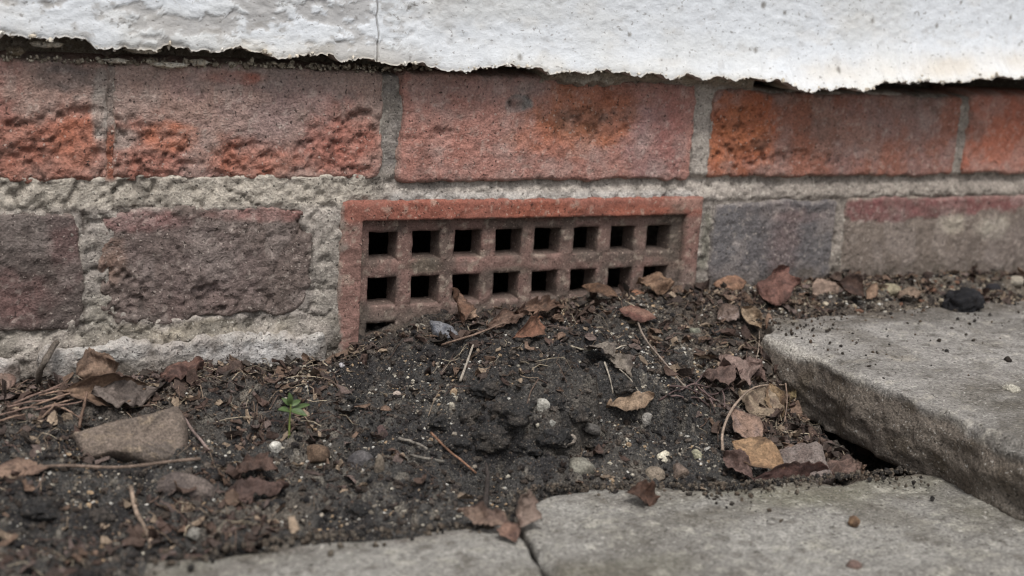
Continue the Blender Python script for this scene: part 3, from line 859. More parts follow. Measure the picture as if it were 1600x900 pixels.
def col_raised(Xs, Ys, Zs, D, ed):
    n1, n2 = fbm(Xs*0.6, Ys, Zs, 0.06, 4, 511), fbm(Xs*0.5, Ys, Zs, 0.010, 4, 513)
    c = mix(S(155, 151, 146, KG), S(118, 114, 109, KG), sst(-0.4, 0.5, n1+0.5*n2))
    n3 = fbm(Xs*0.6, Ys, Zs, 0.004, 3, 515)
    c = mix(c, S(186, 180, 168, KG), sst(0.3, 0.75, n3)*0.5)
    c = mix(c, S(84, 78, 70, KG), sst(-0.35, -0.8, n3)*0.6)
    c = mix(c, S(88, 78, 68, KG), sst(-0.085, -0.055, Ys)*(0.55+0.6*n2).clip(0, 1))
    c = mix(c, S(178, 170, 156, KG), sst(0.35, 0.9, n2)*0.5)
    c = mix(c, S(84, 78, 68, KG), np.clip(np.exp(-(((Xs-0.245)/0.03)**2+((Ys+0.205)/0.028)**2))*(0.9+0.6*n2), 0, 0.8))
    c = mix(c, S(104, 98, 90, KG), sst(0.1, 0.7, fbm(Xs, Ys, 0, 0.03, 4, 517))*0.55*(D < 0.05))
    c = mix(c, S(204, 198, 188, KG), np.exp(-np.clip(ed, 0, None)/0.002)*(D < 0.05)*sst(-0.17, -0.1, Ys)*0.8)
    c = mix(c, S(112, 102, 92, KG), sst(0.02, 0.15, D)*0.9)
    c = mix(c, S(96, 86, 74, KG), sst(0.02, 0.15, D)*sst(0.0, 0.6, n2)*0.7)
    c = mix(c, S(142, 136, 126, KG), sst(0.3, 0.9, D)*sst(0.1, 0.6, n1)*0.7)
    return c

def wob(seed, a=0.0018, w=0.03):
    return lambda t: a*fbm(t, 0, seed*3.7, w, 3, seed)
w1, w2, w3, w4, w5, w6, w7 = (wob(k) for k in range(601, 608))
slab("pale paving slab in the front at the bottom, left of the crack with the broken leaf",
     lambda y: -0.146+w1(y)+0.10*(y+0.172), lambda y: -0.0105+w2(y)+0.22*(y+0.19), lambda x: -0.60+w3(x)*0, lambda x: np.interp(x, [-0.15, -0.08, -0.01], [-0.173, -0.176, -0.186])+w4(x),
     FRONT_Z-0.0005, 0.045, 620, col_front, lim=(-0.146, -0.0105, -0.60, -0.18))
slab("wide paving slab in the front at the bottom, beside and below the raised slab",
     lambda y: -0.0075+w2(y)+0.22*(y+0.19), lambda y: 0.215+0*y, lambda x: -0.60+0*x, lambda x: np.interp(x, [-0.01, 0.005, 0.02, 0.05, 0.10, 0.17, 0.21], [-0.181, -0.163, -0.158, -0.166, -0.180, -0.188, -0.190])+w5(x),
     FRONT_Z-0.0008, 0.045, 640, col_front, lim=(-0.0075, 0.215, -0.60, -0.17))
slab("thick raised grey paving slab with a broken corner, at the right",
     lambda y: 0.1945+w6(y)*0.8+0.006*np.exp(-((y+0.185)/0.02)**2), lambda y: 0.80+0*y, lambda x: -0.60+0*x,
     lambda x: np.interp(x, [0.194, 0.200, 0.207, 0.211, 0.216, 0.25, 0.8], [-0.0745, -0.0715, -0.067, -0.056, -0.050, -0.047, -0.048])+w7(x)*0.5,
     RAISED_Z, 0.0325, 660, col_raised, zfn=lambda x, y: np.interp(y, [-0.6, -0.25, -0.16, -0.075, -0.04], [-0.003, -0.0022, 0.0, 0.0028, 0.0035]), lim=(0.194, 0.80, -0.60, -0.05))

# ------------------------------------------------------------------ stones
def ico(sub):
    bm = bmesh.new()
    bmesh.ops.create_icosphere(bm, subdivisions=sub, radius=1.0)
    V = np.array([v.co[:] for v in bm.verts])
    F = np.array([[v.index for v in f.verts] for f in bm.faces])
    bm.free()
    return V, F
ICO = {k: ico(k) for k in (1, 2, 3, 4)}

def rot_z(a):
    return np.array([[math.cos(a), -math.sin(a), 0], [math.sin(a), math.cos(a), 0], [0, 0, 1]])

def rock_shape(seed, planes=0, sub=3, rough=0.10):
    V, F = ICO[sub]
    r_ = np.random.default_rng(seed)
    rad = np.ones(len(V))
    for k in range(planes):
        n = r_.normal(size=3)
        n /= np.linalg.norm(n)
        dd = r_.uniform(0.55, 0.85)
        c = V@n
        rad = np.minimum(rad, np.where(c > 0.05, dd/np.maximum(c, 0.05), 9))
    P = V*rad[:, None]
    if rough > 0.4:                        # crumbly clinker
        P = P*(1+rough*0.8*fbm(P[:, 0], P[:, 1], P[:, 2], 0.7, 5, seed, 0.62)+0.12*terr(fbm(P[:, 0], P[:, 1], P[:, 2], 0.35, 3, seed+2), 2.5))[:, None]
        return P, F
    P = P*(1+rough*fbm(P[:, 0], P[:, 1], P[:, 2], 1.1, 3, seed)+0.45*rough*fbm(P[:, 0], P[:, 1], P[:, 2], 0.35, 3, seed+1))[:, None]
    return P, F

def stone(name, label, q, size_px, col, col2, seed, planes=0, flat=0.75, deep=0.9, sink=0.25, ang=0.0, group=None, rough=0.10, cat="pebble", sub=3):
    """q = pixel of its middle; size_px = width and height on the photograph"""
    p = pt(q)
    k = np.dot(p-CAM, CF)/FPX
    a = size_px[0]/2*k
    c = size_px[1]/2*k/0.85
    P, F = rock_shape(seed, planes, sub, rough)
    ext = np.abs(P).max(0)
    P = P/ext*np.array([a, a*deep, c])
    P = P@rot_z(ang-0.45).T
    p = p+np.array([0, 0, c*(0.30-sink)])
    n = fbm(P[:, 0], P[:, 1], P[:, 2], a*0.9, 4, seed+5)
    C = mix(np.broadcast_to(col, P.shape), col2, sst(-0.2, 0.6, n))
    return placed(name, P+p, F, C, M_STONE, label, cat, group)

def flat_stone(name, label, poly, p, n, thick, col, col2, seed, cat="stone", amp=0.0012, k=9, jag=0.02, mat=None, parent=None, stain=None):
    """outline given in pixels, laid on the stone's own tilted plane (point p, normal n), with real thickness"""
    n = np.asarray(n, float)/np.linalg.norm(n)
    O = np.array([on_plane(a, b, p, n) for (a, b) in poly])
    seg = np.linalg.norm(np.roll(O, -1, 0)-O, axis=1)
    cum = np.concatenate([[0], np.cumsum(seg)])
    NA = 84
    s = np.linspace(0, cum[-1], NA, endpoint=False)
    Oc = np.vstack([O, O[:1]])
    R = np.stack([np.interp(s, cum, Oc[:, i]) for i in range(3)], 1)
    c = R.mean(0)
    size = np.linalg.norm(R-c, axis=1).max()
    R = c+(R-c)*(1+jag*fbm(R[:, 0], R[:, 1], R[:, 2], size*0.3, 3, seed))[:, None]
    rr = np.array([0.0, .12, .24, .36, .48, .6, .7, .8, .87, .93, .97, 0.99, 1.0])
    rows = []
    for side in (1, -1):
        seq = rr if side == 1 else rr[::-1][1:]
        for r in seq:
            h = math.sqrt(max(0, 1-r**k))*thick/2*side-thick/2
            rows.append(c+(R-c)*r+n*h)
    P = np.array(rows)
    nr = len(rows)
    N3 = fbm(P[..., 0], P[..., 1], P[..., 2], size*0.35, 4, seed+2)
    N4 = fbm(P[..., 0], P[..., 1], P[..., 2], size*0.09, 3, seed+4)
    P = P+n*(amp*N3+amp*0.4*N4)[..., None]
    C = mix(np.broadcast_to(col, P.shape), col2, sst(-0.3, 0.6, N3+0.5*N4))
    if stain is not None:
        C = stain(P, C, N3, N4)
    F = []
    for i in range(nr-1):
        for j in range(NA):
            F.append((i*NA+j, i*NA+(j+1) % NA, (i+1)*NA+(j+1) % NA, (i+1)*NA+j))
    # merge the two pole rings to single points
    Vf = P.reshape(-1, 3)
    Vf[:NA] = P[0].mean(0)
    Vf[(nr-1)*NA:] = P[-1].mean(0)
    return placed(name, Vf, np.array(F), C.reshape(-1, 3), mat or M_STONE, label, cat, parent=parent)

KS = 0.62
def tri_stain(P, C, a, b):
    return mix(C, S(200, 178, 152, KS), sst(0.1, 0.7, b)*0.5)
p_ = hit(200, 722, 0.003)
flat_stone("stone", "large flat brown wedge-shaped stone lying tilted near the left wall foot", [(108, 672), (122, 700), (132, 716), (150, 712), (172, 706), (192, 708), (212, 717), (240, 724), (262, 722), (288, 716), (294, 690), (292, 650), (279, 629), (240, 641), (190, 651), (150, 660)],
           p_, (-0.2, -0.72, 0.62), 0.017, S(136, 122, 111, KS), S(112, 102, 95, KS), 701, stain=tri_stain, jag=0.02, amp=0.0016, k=14)
p_ = hit(290, 772, 0.001)
flat_stone("stone", "rounded grey-brown stone lying in front of the large wedge-shaped stone", [(236, 758), (248, 738), (270, 728), (300, 732), (330, 744), (346, 762), (336, 776), (300, 776), (262, 772)],
           p_, (-0.1, -0.62, 0.78), 0.014, S(128, 116, 109, KS), S(104, 94, 90, KS), 711, k=4)
p_ = hit(1250, 742, 0.001)
flat_stone("stone", "flat pinkish-grey stone between the golden leaf and the raised slab", [(1208, 702), (1240, 690), (1278, 684), (1288, 692), (1292, 712), (1306, 742), (1290, 750), (1250, 742), (1226, 738)],
           p_, (-0.2, -0.35, 0.9), 0.008, S(142, 130, 124, KS), S(124, 110, 104, KS), 721)
p_ = hit(700, 528, 0.001)
flat_stone("stone", "blue-grey slate chip leaning under the second lower hole of the air brick", [(673, 498), (690, 500), (708, 508), (719, 520), (714, 529), (692, 529), (678, 518)],
           p_, (-0.1, -0.7, 0.7), 0.005, S(138, 138, 142, KS), S(112, 114, 122, KS), 731, amp=0.0008)
stone("stone", "round dark grey stone beside a small upright chip, left of the mound", (563, 728), (46, 44), S(112, 108, 108, KS), S(92, 90, 92, KS), 741, planes=4, cat="stone")
stone("stone", "small upright grey-brown chip right beside the round dark grey stone", (592, 731), (19, 38), S(138, 126, 112, KS), S(120, 110, 100, KS), 742, planes=6, cat="stone", deep=0.7)
stone("stone", "rusty brown stone below the green seedling", (495, 714), (42, 32), S(122, 101, 84, KS), S(102, 84, 72, KS), 743, planes=7, cat="stone")
stone("stone", "dull pinkish-brown stone standing behind the round dark grey stone", (596, 682), (22, 34), S(112, 92, 88, KS), S(94, 80, 78, KS), 744, planes=6, cat="stone")
PB = [("round white pebble near the green seedling", (430, 700), (22, 19), S(222, 218, 208, 0.7), S(200, 196, 188, 0.7), 2),
      ("pale oval pebble high on the middle of the mound", (847, 634), (30, 22), S(196, 192, 182, 0.7), S(170, 166, 158, 0.7), 0),
      ("pinkish-grey pebble at the foot of the mound, above a patch of crumbly lichen", (888, 688), (27, 24), S(176, 164, 152, 0.7), S(150, 140, 130, 0.7), 3),
      ("crusty pale lichen-covered stone at the foot of the mound", (908, 730), (46, 40), S(156, 152, 140, 0.65), S(110, 104, 94, 0.6), 0),
      ("white pebble ringed with tan, near the edge of the wide front slab", (1037, 715), (25, 21), S(226, 218, 198, 0.72), S(206, 196, 172, 0.7), 2),
      ("pale greenish pebble left of the golden leaf", (1087, 712), (21, 18), S(190, 186, 160, 0.7), S(168, 164, 140, 0.7), 2),
      ("grey oval pebble just below the pointed tan leaf", (1009, 656), (18, 26), S(172, 166, 158, 0.7), S(148, 144, 138, 0.7), 2),
      ("pale pebble at the lower left near the front slab edge", (304, 834), (28, 20), S(160, 156, 148, 0.65), S(138, 134, 128, 0.6), 3),
      ("small white pebble above the lower left slab edge, right of the pale pebble", (438, 820), (14, 12), S(188, 184, 176, 0.7), S(168, 160, 150, 0.7), 2),
      ("tiny pinkish-white pebble at the upper left of the mound", (620, 617), (16, 11), S(214, 196, 184, 0.7), S(196, 180, 168, 0.7), 1),
      ("small cream pebble left of the mound, in line with the pale oval pebble", (706, 637), (12, 18), S(186, 178, 162, 0.7), S(170, 160, 146, 0.7), 2),
      ("small tan pebble on the left side of the mound", (709, 614), (12, 14), S(186, 162, 134, 0.7), S(170, 146, 120, 0.7), 3),
      ("tiny white pebble just below the pale oval pebble", (848, 651), (9, 7), S(206, 202, 190, 0.7), S(190, 186, 176, 0.7), 1),
      ("small bright cream pebble in the middle of the mound", (840, 665), (10, 10), S(214, 206, 188, 0.75), S(200, 190, 172, 0.7), 2),
      ("small grey-white pebble right of the bright cream pebble", (864, 661), (13, 11), S(182, 180, 172, 0.7), S(160, 158, 150, 0.7), 2),
      ("grey flat pebble right of the pinkish-grey pebble", (925, 672), (34, 20), S(104, 100, 96, 0.65), S(90, 86, 84, 0.6), 4),
      ("rounded tan stone half sunk beside the wide front slab edge", (1062, 738), (34, 26), S(150, 132, 118, 0.62), S(130, 114, 104, 0.6), 3),
      ("cream stone half sunk next to the rounded tan stone", (1022, 742), (36, 22), S(158, 144, 128, 0.62), S(136, 124, 110, 0.6), 3),
      ("pale pebble beside the left rim of the air brick", (536, 570), (14, 9), S(206, 202, 204, 0.7), S(186, 182, 184, 0.7), 3),
      ("grey-green pebble right of the forked twig", (1084, 518), (22, 16), S(148, 148, 132, 0.65), S(126, 126, 114, 0.6), 3),
      ("small white pebble by the soil right of the reddish leaf", (1098, 494), (11, 9), S(216, 214, 206, 0.75), S(196, 190, 180, 0.7), 4),
      ("olive-brown stone in the dark gap under the raised slab", (1324, 684), (40, 24), S(116, 108, 86, 0.62), S(96, 88, 74, 0.6), 0),
      ("reddish stone in the dark gap under the raised slab", (1352, 704), (40, 26), S(112, 92, 82, 0.62), S(94, 78, 72, 0.6), 3),
      ]
for k, (lb, q, sz, c1, c2, pl_) in enumerate(PB):
    stone("pebble", lb, q, sz, c1, c2, 760+k*3, planes=pl_+4, rough=0.26 if 'lichen' in lb else 0.17, ang=k*1.1, sink=0.3)
# dark lumps behind and on the raised slab
stone("clinker_lump", "large black clinker lump on the back of the raised slab", (1505, 476, 'raised', 0.006), (70, 44), S(46, 45, 48, 0.8), S(30, 30, 33, 0.8), 850, planes=0, rough=0.62, cat="clinker", sub=4, sink=0.25)
stone("clinker_lump", "smaller black clinker lump close to the wall behind the large one", (1549, 453, 'raised', 0.007), (28, 22), S(48, 46, 50, 0.8), S(34, 33, 36, 0.8), 853, planes=0, rough=0.5, cat="clinker", sink=0.3)
stone("pebble", "small dark round pebble on the raised slab below the large clinker", (1488, 517, 'raised', 0.001), (13, 10), S(58, 52, 46, 0.7), S(48, 42, 38, 0.7), 856, planes=2)
stone("pebble", "small dark pebble alone near the right side of the raised slab", (1575, 563, 'raised', 0.001), (14, 11), S(58, 50, 44, 0.7), S(48, 42, 38, 0.7), 859, planes=3)
stone("pebble", "white chalky fleck on the right side of the raised slab", (1581, 606, 'raised', 0.0005), (30, 14), S(208, 202, 188, 0.7), S(180, 174, 160, 0.7), 862, planes=0, rough=0.4, sink=0.6)
stone("pebble", "tiny tan pebble alone on the wide front slab", (1334, 815, 'front', 0.001), (20, 16), S(158, 128, 100, 0.62), S(120, 96, 78, 0.6), 865, planes=4)
stone("pebble", "pinkish crumb near the bottom of the wide front slab", (1334, 882, 'front', 0.0), (26, 14), S(150, 124, 114, 0.6), S(134, 114, 106, 0.6), 868, planes=2, sink=0.5)
stone("pebble", "cream stone against the wall behind the raised slab", (1390, 455, 0.002), (40, 20), S(176, 166, 140, 0.65), S(154, 144, 122, 0.65), 871, planes=5)
stone("pebble", "dark stone at the wall foot under the brick with the red band", (1450, 432, 0.002), (18, 14), S(70, 56, 50, 0.7), S(58, 48, 44, 0.7), 874, planes=4)
stone("pebble", "pale stone by the wall foot at the right edge", (1588, 440, 0.002), (26, 16), S(186, 176, 160, 0.65), S(164, 156, 142, 0.65), 877, planes=4)

# compacted clods on the broken face of the mound: pieces of the ground
CL = [((772, 672), (74, 50)), ((822, 690), (66, 44)), ((868, 676), (60, 40)), ((740, 640), (64, 40)), ((800, 636), (84, 46)), ((862, 622), (60, 34)), ((906, 640), (52, 34)), ((716, 690), (50, 32)), ((690, 652), (48, 30)),
      ((936, 690), (44, 26)), ((768, 598), (70, 36)), ((836, 586), (62, 30)), ((640, 640), (46, 28)), ((1120, 520), (56, 40)), ((1146, 536), (44, 34)), ((600, 590), (44, 26)), ((560, 620), (46, 28)), ((540, 660), (40, 26)),
      ((380, 650), (54, 30)), ((330, 620), (50, 26)), ((160, 800), (70, 34)), ((60, 790), (80, 38)), ((420, 790), (60, 30)), ((560, 790), (56, 28)), ((980, 600), (44, 26)), ((1060, 560), (44, 26))]
for k, (q, sz) in enumerate(CL):
    p = hit(*q)
    kk = np.dot(p-CAM, CF)/FPX
    P, F = rock_shape(1400+k*3, 0, 4, 0.62)
    P = P/np.abs(P).max(0)*np.array([sz[0]/2*kk, sz[0]/2*kk*0.8, sz[1]/2*kk*1.05])
    P = P@rot_z(k*1.3).T
    n = fbm(P[:, 0], P[:, 1], P[:, 2]+k, 0.006, 4, 1500+k)
    P = P+p-np.array([0, 0, sz[1]/2*kk*0.45])
    P[:, 1] = np.minimum(P[:, 1], -0.001)
    C = mix(S(50, 49, 49, 0.8), S(78, 72, 67, 0.75), sst(-0.1, 0.6, n))
    o = placed("soil_clod", P, F, C, M_SOIL, None, None, parent=ground)

# plaster crumbs hanging in the gap under the render
for k, poly in enumerate([[(44, 66), (60, 63), (84, 64), (102, 67), (98, 73), (70, 75), (52, 71)], [(196, 77), (216, 72), (246, 74), (256, 79), (240, 84), (212, 82)],
                          [(160, 92), (185, 90), (205, 94), (198, 99), (172, 98)], [(232, 98), (262, 96), (300, 100), (296, 104), (264, 107), (244, 104)], [(300, 93), (318, 91), (330, 97), (320, 103), (304, 102)],
                          [(10, 74), (32, 72), (44, 80), (30, 88), (12, 86)]]):
    dark = k == 5
    flat_stone("plaster_crumb", None, poly, np.array([0, -0.0035 if not dark else -0.0015, 0.08]), (0, -1, 0.12), 0.006, S(214, 208, 196) if not dark else S(128, 116, 98), S(186, 176, 158) if not dark else S(110, 98, 82),
               880+k, cat=None, amp=0.0012, k=3, jag=0.12, mat=M_MORTAR, parent=wall)

# ------------------------------------------------------------------ leaves, twigs
def leaf(label, base, tip, width, col, col2, seed, roll=0.5, bow=0.06, crumple=0.12, twist=0.0, turn=0.0, ragged=0.2, peak=0.45, nvec=None, h=0.0008, stalk=0.0, vein=0.65, name="dead_leaf", group=None, pw=0.98, K=0.62):
    p0, p1 = pt(base), pt(tip)
    ax = p1-p0
    Ln = np.linalg.norm(ax)
    ax = ax/Ln
    n = np.array(nvec if nvec is not None else (-0.15, -0.45, 0.88), float)
    n = n-ax*np.dot(n, ax)
    n /= np.linalg.norm(n)
    sdv = np.cross(n, ax)
    ns, nt_ = 34, 17
    s = np.linspace(0, 1, ns)[:, None]
    t = np.linspace(-1, 1, nt_)[None, :]
    e = math.log(0.5)/math.log(peak)
    wprof = np.sin(np.pi*np.clip(s, 0.001, 0.999)**e)**pw
    side = np.where(t > 0, 1.0, 2.0)
    w = width/2*wprof*(1+ragged*fbm(s*1.0, side, 0, 0.22, 3, seed)+0.5*ragged*fbm(s, side, 7, 0.07, 2, seed+3))
    roll = roll*0.6 if roll < 0 else roll
    th = roll*(0.85+0.3*s)+1e-4
    lx = w*np.sin(th*t)/th
    lz = w*(1-np.cos(th*t))/th*(1 if roll >= 0 else 1)
    if roll < 0:
        lz = -np.abs(lz)
    cr = (0.06+crumple)*width*(0.6*fbm(s*Ln/width, t*0.5, 0, 0.5, 3, seed+11)+0.35*np.abs(fbm(s*Ln/width, t*0.5, 3, 0.3, 3, seed+13)))
    rib = -0.03*width*np.exp(-(t/0.10)**2)*wprof
    side_v = 0.014*width*np.sin((s*9-np.abs(t)*1.6)*2*np.pi)*np.abs(t)
    lz = lz+cr+rib+side_v+bow*Ln*np.sin(np.pi*s)
    ang = turn+twist*s
    ca, sa = np.cos(ang), np.sin(ang)
    ox, oz = lx*ca-lz*sa, lx*sa+lz*ca
    P = p0+ax*(Ln*s)[..., None]+sdv*ox[..., None]+n*(oz+h)[..., None]
    th_ = 0.00016
    nn = (-sdv*sa[..., None]+n*ca[..., None])*np.ones((ns, nt_, 1))
    B = P-nn*th_
    V = np.concatenate([P.reshape(-1, 3), B.reshape(-1, 3)])
    F1 = grid_faces(ns, nt_)
    F2 = F1[:, ::-1]+ns*nt_
    def idx(i, j): return i*nt_+j
    rim = []
    bd = [(i, 0) for i in range(ns)]+[(ns-1, j) for j in range(1, nt_)]+[(i, nt_-1) for i in range(ns-2, -1, -1)]+[(0, j) for j in range(nt_-2, 0, -1)]
    for a, b in zip(bd, bd[1:]+bd[:1]):
        ia, ib = idx(*a), idx(*b)
        rim.append((ib, ia, ia+ns*nt_, ib+ns*nt_))
    F = np.concatenate([F1, F2, np.array(rim)])
    nz = fbm(s*Ln, t*width, 0, 0.008, 4, seed+21)
    c = mix(np.broadcast_to(col*K, (ns, nt_, 3)), col2*K, sst(-0.3, 0.6, nz))
    c = c*(1-0.35*vein*np.exp(-(t/0.07)**2))[..., None]
    c = c*(1-0.22*vein*(np.abs(np.mod(s*9-np.abs(t)*1.6, 1)-0.5) > 0.455))[..., None]
    c = mix(c, S(70, 50, 40)*K, np.clip(sst(0.78, 1.05, np.abs(t)+0.25*nz), 0, 1)*0.5)
    c = mix(c, S(58, 44, 38)*K, sst(0.45, 0.8, fbm(s*Ln, t*width, 5, 0.004, 2, seed+23))*0.5)
    c = c*np.ones((ns, nt_, 1))
    c = sat(c, 0.70)*np.array([0.96, 0.94, 0.90])
    C = np.concatenate([c.reshape(-1, 3), c.reshape(-1, 3)*0.85])
    o = placed(name, V, F, C, M_LEAF, label, "leaf", group)
    if stalk:
        q = [p0+ax*0.02*Ln+n*h, p0-ax*stalk*0.5+n*(h+0.001), p0-ax*stalk+sdv*stalk*0.2+n*h]
        Vt, Ft = tube(q, 0.00055, 0.0004, seed)
        Vt = Vt-np.array(o.location)
        st = bpy.data.objects.new("stalk", make_mesh("stalk", Vt, Ft, np.tile(col2*K*0.8, (len(Vt), 1)), M_TWIG))
        COL.objects.link(st)
        st.parent = o
    return o

def tube(pts, r0, r1, seed, sides=7, sub=6, wobble=0.25):
    P = np.array(pts, float)
    n = len(P)
    Pe = np.vstack([2*P[0]-P[1], P, 2*P[-1]-P[-2]])
    out = []
    for i in range(n-1):
        a, b, c, d = Pe[i:i+4]
        for t in np.linspace(0, 1, sub, endpoint=False):
            out.append(0.5*((2*b)+(-a+c)*t+(2*a-5*b+4*c-d)*t*t+(-a+3*b-3*c+d)*t**3))
    out.append(P[-1])
    Q = np.array(out)
    m = len(Q)
    tt = np.linspace(0, 1, m)
    Q = Q+np.stack([fbm(tt*2.6, 0, k, 1.0, 3, seed+k) for k in range(3)], 1)*r0*wobble*2
    T = np.gradient(Q, axis=0)
    T /= np.linalg.norm(T, axis=1)[:, None]
    ref = np.array([0.3, 0.2, 0.93])
    A = np.cross(T, ref)
    A /= np.linalg.norm(A, axis=1)[:, None]
    B = np.cross(T, A)
    rad = (r0+(r1-r0)*tt)*(1+0.18*fbm(tt*9, 0, 0, 1.0, 2, seed+9))
    ph = np.linspace(0, 2*np.pi, sides, endpoint=False)
    V = Q[:, None, :]+rad[:, None, None]*(np.cos(ph)[None, :, None]*A[:, None, :]+np.sin(ph)[None, :, None]*B[:, None, :])
    F = []
    for i in range(m-1):
        for j in range(sides):
            F.append((i*sides+j, i*sides+(j+1) % sides, (i+1)*sides+(j+1) % sides, (i+1)*sides+j))
    F.append(tuple(range(sides))[::-1])
    F.append(tuple((m-1)*sides+j for j in range(sides)))
    return V.reshape(-1, 3), F

def twig(label, qs, r0, r1, col, seed, name="twig", cat="twig", group=None, K=0.65, col2=None):
    P = [pt(q) for q in qs]
    V, F = tube(P, r0*0.78, r1*0.78, seed, wobble=0.4)
    nz = fbm(V[:, 0], V[:, 1], V[:, 2], 0.008, 3, seed)
    col = sat(col, 0.6)
    C = mix(np.broadcast_to(col*K, V.shape), (col2 if col2 is not None else col*0.7)*K, sst(-0.1, 0.6, nz))
    return placed(name, V, F, C, M_TWIG, label, cat, group)

TAN, TAN2 = S(176, 138, 104), S(150, 112, 84)
PINK, PINK2 = S(154, 126, 108), S(126, 100, 86)
BROWN, BROWN2 = S(134, 92, 66), S(104, 72, 54)
GOLD, GOLD2 = S(190, 146, 96), S(166, 124, 80)
GREYL, GREYL2 = S(150, 138, 126), S(122, 110, 102)
MAROON, MAROON2 = S(92, 58, 50), S(72, 46, 42)
def yw(px, py, y): return (px, py, 'y', y)

leaf("curled tan leaf standing upright against the air brick, below its third lower hole", (722, 505, 0.001), yw(704, 452, -0.006), 0.014, S(160, 118, 92), BROWN, 901, roll=1.0, nvec=(0.3, -0.9, 0.2), turn=0.3, crumple=0.2)
leaf("small pale leaf scrap right of the upright curled tan leaf", (716, 500, 0.002), (742, 484, 0.004), 0.009, S(196, 158, 128), TAN, 902, roll=0.5, nvec=(0, -0.8, 0.5))
leaf("orange-brown leaf pointing down, tip hanging towards the mound, below the fourth lower hole", (838, 500, 0.006), (800, 530, 0.002), 0.013, S(160, 104, 74), BROWN, 903, roll=0.9, bow=0.12, nvec=(0.1, -0.8, 0.6), stalk=0.006, turn=-0.3)
leaf("matted brown leaf shred pressed along the air brick, left of the pointing leaf", (760, 512, 0.003), (826, 490, 0.003), 0.009, S(132, 100, 82), BROWN2, 904, roll=0.7, crumple=0.35, ragged=0.4, nvec=(0, -0.7, 0.7))
leaf("matted brown leaf shred pressed along the air brick, above the pointing leaf", (800, 492, 0.004), (872, 478, 0.004), 0.010, S(150, 112, 88), BROWN2, 905, roll=0.6, crumple=0.35, ragged=0.4, nvec=(0, -0.7, 0.7))
leaf("brown arched leaf lying below the sixth lower hole of the air brick", (966, 466, 0.003), (908, 450, 0.005), 0.010, S(136, 98, 68), S(112, 78, 54), 906, roll=-0.8, bow=0.16, nvec=(0, -0.6, 0.8))
leaf("crumpled tan leaf stuffed in the last lower hole of the air brick", (1052, 446, 0.006), (994, 442, 0.006), 0.015, S(172, 132, 98), S(146, 108, 80), 907, roll=-1.0, bow=0.1, crumple=0.35, nvec=(0, -0.7, 0.7), ragged=0.3)
leaf("thin orange leaf strip right of the brown arched leaf", (968, 464, 0.002), (1006, 460, 0.003), 0.006, S(178, 118, 80), BROWN, 908, roll=0.6, ragged=0.3)
leaf("reddish-brown boat-shaped leaf on top of the soil, above the forked twig", (966, 486, 0.004), (1026, 500, 0.003), 0.011, S(166, 118, 98), S(128, 78, 66), 909, roll=-0.7, bow=0.10, nvec=(0.1, -0.6, 0.8))
leaf("grey skeletal leaf with ragged edge on the upper mound", (926, 542, 0.004), (962, 566, 0.003), 0.013, GREYL, GREYL2, 910, roll=0.4, crumple=0.3, ragged=0.5, peak=0.3)
leaf("grey torn leaf tail hanging below the skeletal leaf", (958, 560, 0.003), (986, 592, 0.002), 0.009, S(160, 146, 132), GREYL2, 911, roll=0.5, crumple=0.35, ragged=0.6, peak=0.35)
leaf("pointed tan leaf lying flat and arched on the right of the mound", (1022, 622, 0.004), (947, 636, 0.003), 0.0150, S(180, 148, 116), S(150, 118, 90), 912, roll=-0.5, bow=0.10, peak=0.5, crumple=0.2)
leaf("orange-tan curled leaf at the wall foot, right of the air brick", (1166, 442, 0.004), (1114, 446, 0.004), 0.013, S(180, 130, 96), S(150, 104, 78), 913, roll=-1.1, bow=0.1, nvec=(0, -0.7, 0.7))
leaf("large red-brown curled leaf standing at the foot of the grey-blue brick", (1182, 452, 0.008), (1252, 444, 0.012), 0.026, S(150, 100, 86), S(120, 78, 68), 914, roll=-1.35, bow=0.10, nvec=(0.1, -0.55, 0.85), crumple=0.2)
leaf("upright reddish leaf tip rising behind the large red-brown curled leaf", (1200, 440, 0.008), yw(1232, 417, -0.010), 0.011, S(150, 96, 84), S(120, 74, 64), 915, roll=0.8, nvec=(0, -0.9, 0.4))
leaf("pale tan curled leaf at the wall foot, just below the joint beside the banded brick", (1268, 460, 0.003), (1312, 446, 0.006), 0.016, S(172, 142, 122), PINK2, 916, roll=-0.9, nvec=(0, -0.7, 0.7))
leaf("dark brown cupped leaf with a pale rib at the wall foot", (1306, 444, 0.007), (1350, 466, 0.003), 0.019, S(104, 74, 60), S(80, 56, 48), 917, roll=1.2, nvec=(0, -0.75, 0.6))
leaf("narrow tan leaf leaning right of the dark brown cupped leaf", (1352, 468, 0.003), (1368, 442, 0.007), 0.008, S(174, 136, 106), TAN2, 918, roll=0.8, nvec=(0, -0.8, 0.5))
leaf("pinkish-grey leaf lying left of the broken slab corner", (1154, 486, 0.004), (1120, 500, 0.003), 0.013, S(166, 142, 134), PINK2, 919, roll=-0.5, crumple=0.25)
leaf("tan leaf standing on edge at the broken slab corner", (1158, 480, 0.006), (1188, 514, 0.002), 0.012, S(186, 156, 122), S(152, 122, 92), 920, roll=0.9, nvec=(-0.3, -0.8, 0.5), crumple=0.25)
leaf("thin tan leaf spike standing in the notch of the slab corner", (1196, 518, 0.001), (1200, 488, 0.004), 0.005, S(160, 124, 98), BROWN, 921, roll=0.7, nvec=(-0.2, -0.9, 0.2))
leaf("crumpled pinkish-brown leaf left of the raised slab face, below its corner", (1122, 576, 0.004), (1186, 572, 0.003), 0.022, S(162, 132, 122), S(128, 98, 90), 922, roll=-0.7, crumple=0.45, ragged=0.35)
leaf("shrivelled brown leaf beside the raised slab, above the long curved stalk", (1096, 590, 0.004), (1160, 582, 0.003), 0.013, S(136, 106, 96), S(104, 80, 74), 923, roll=-0.9, crumple=0.4, ragged=0.4)
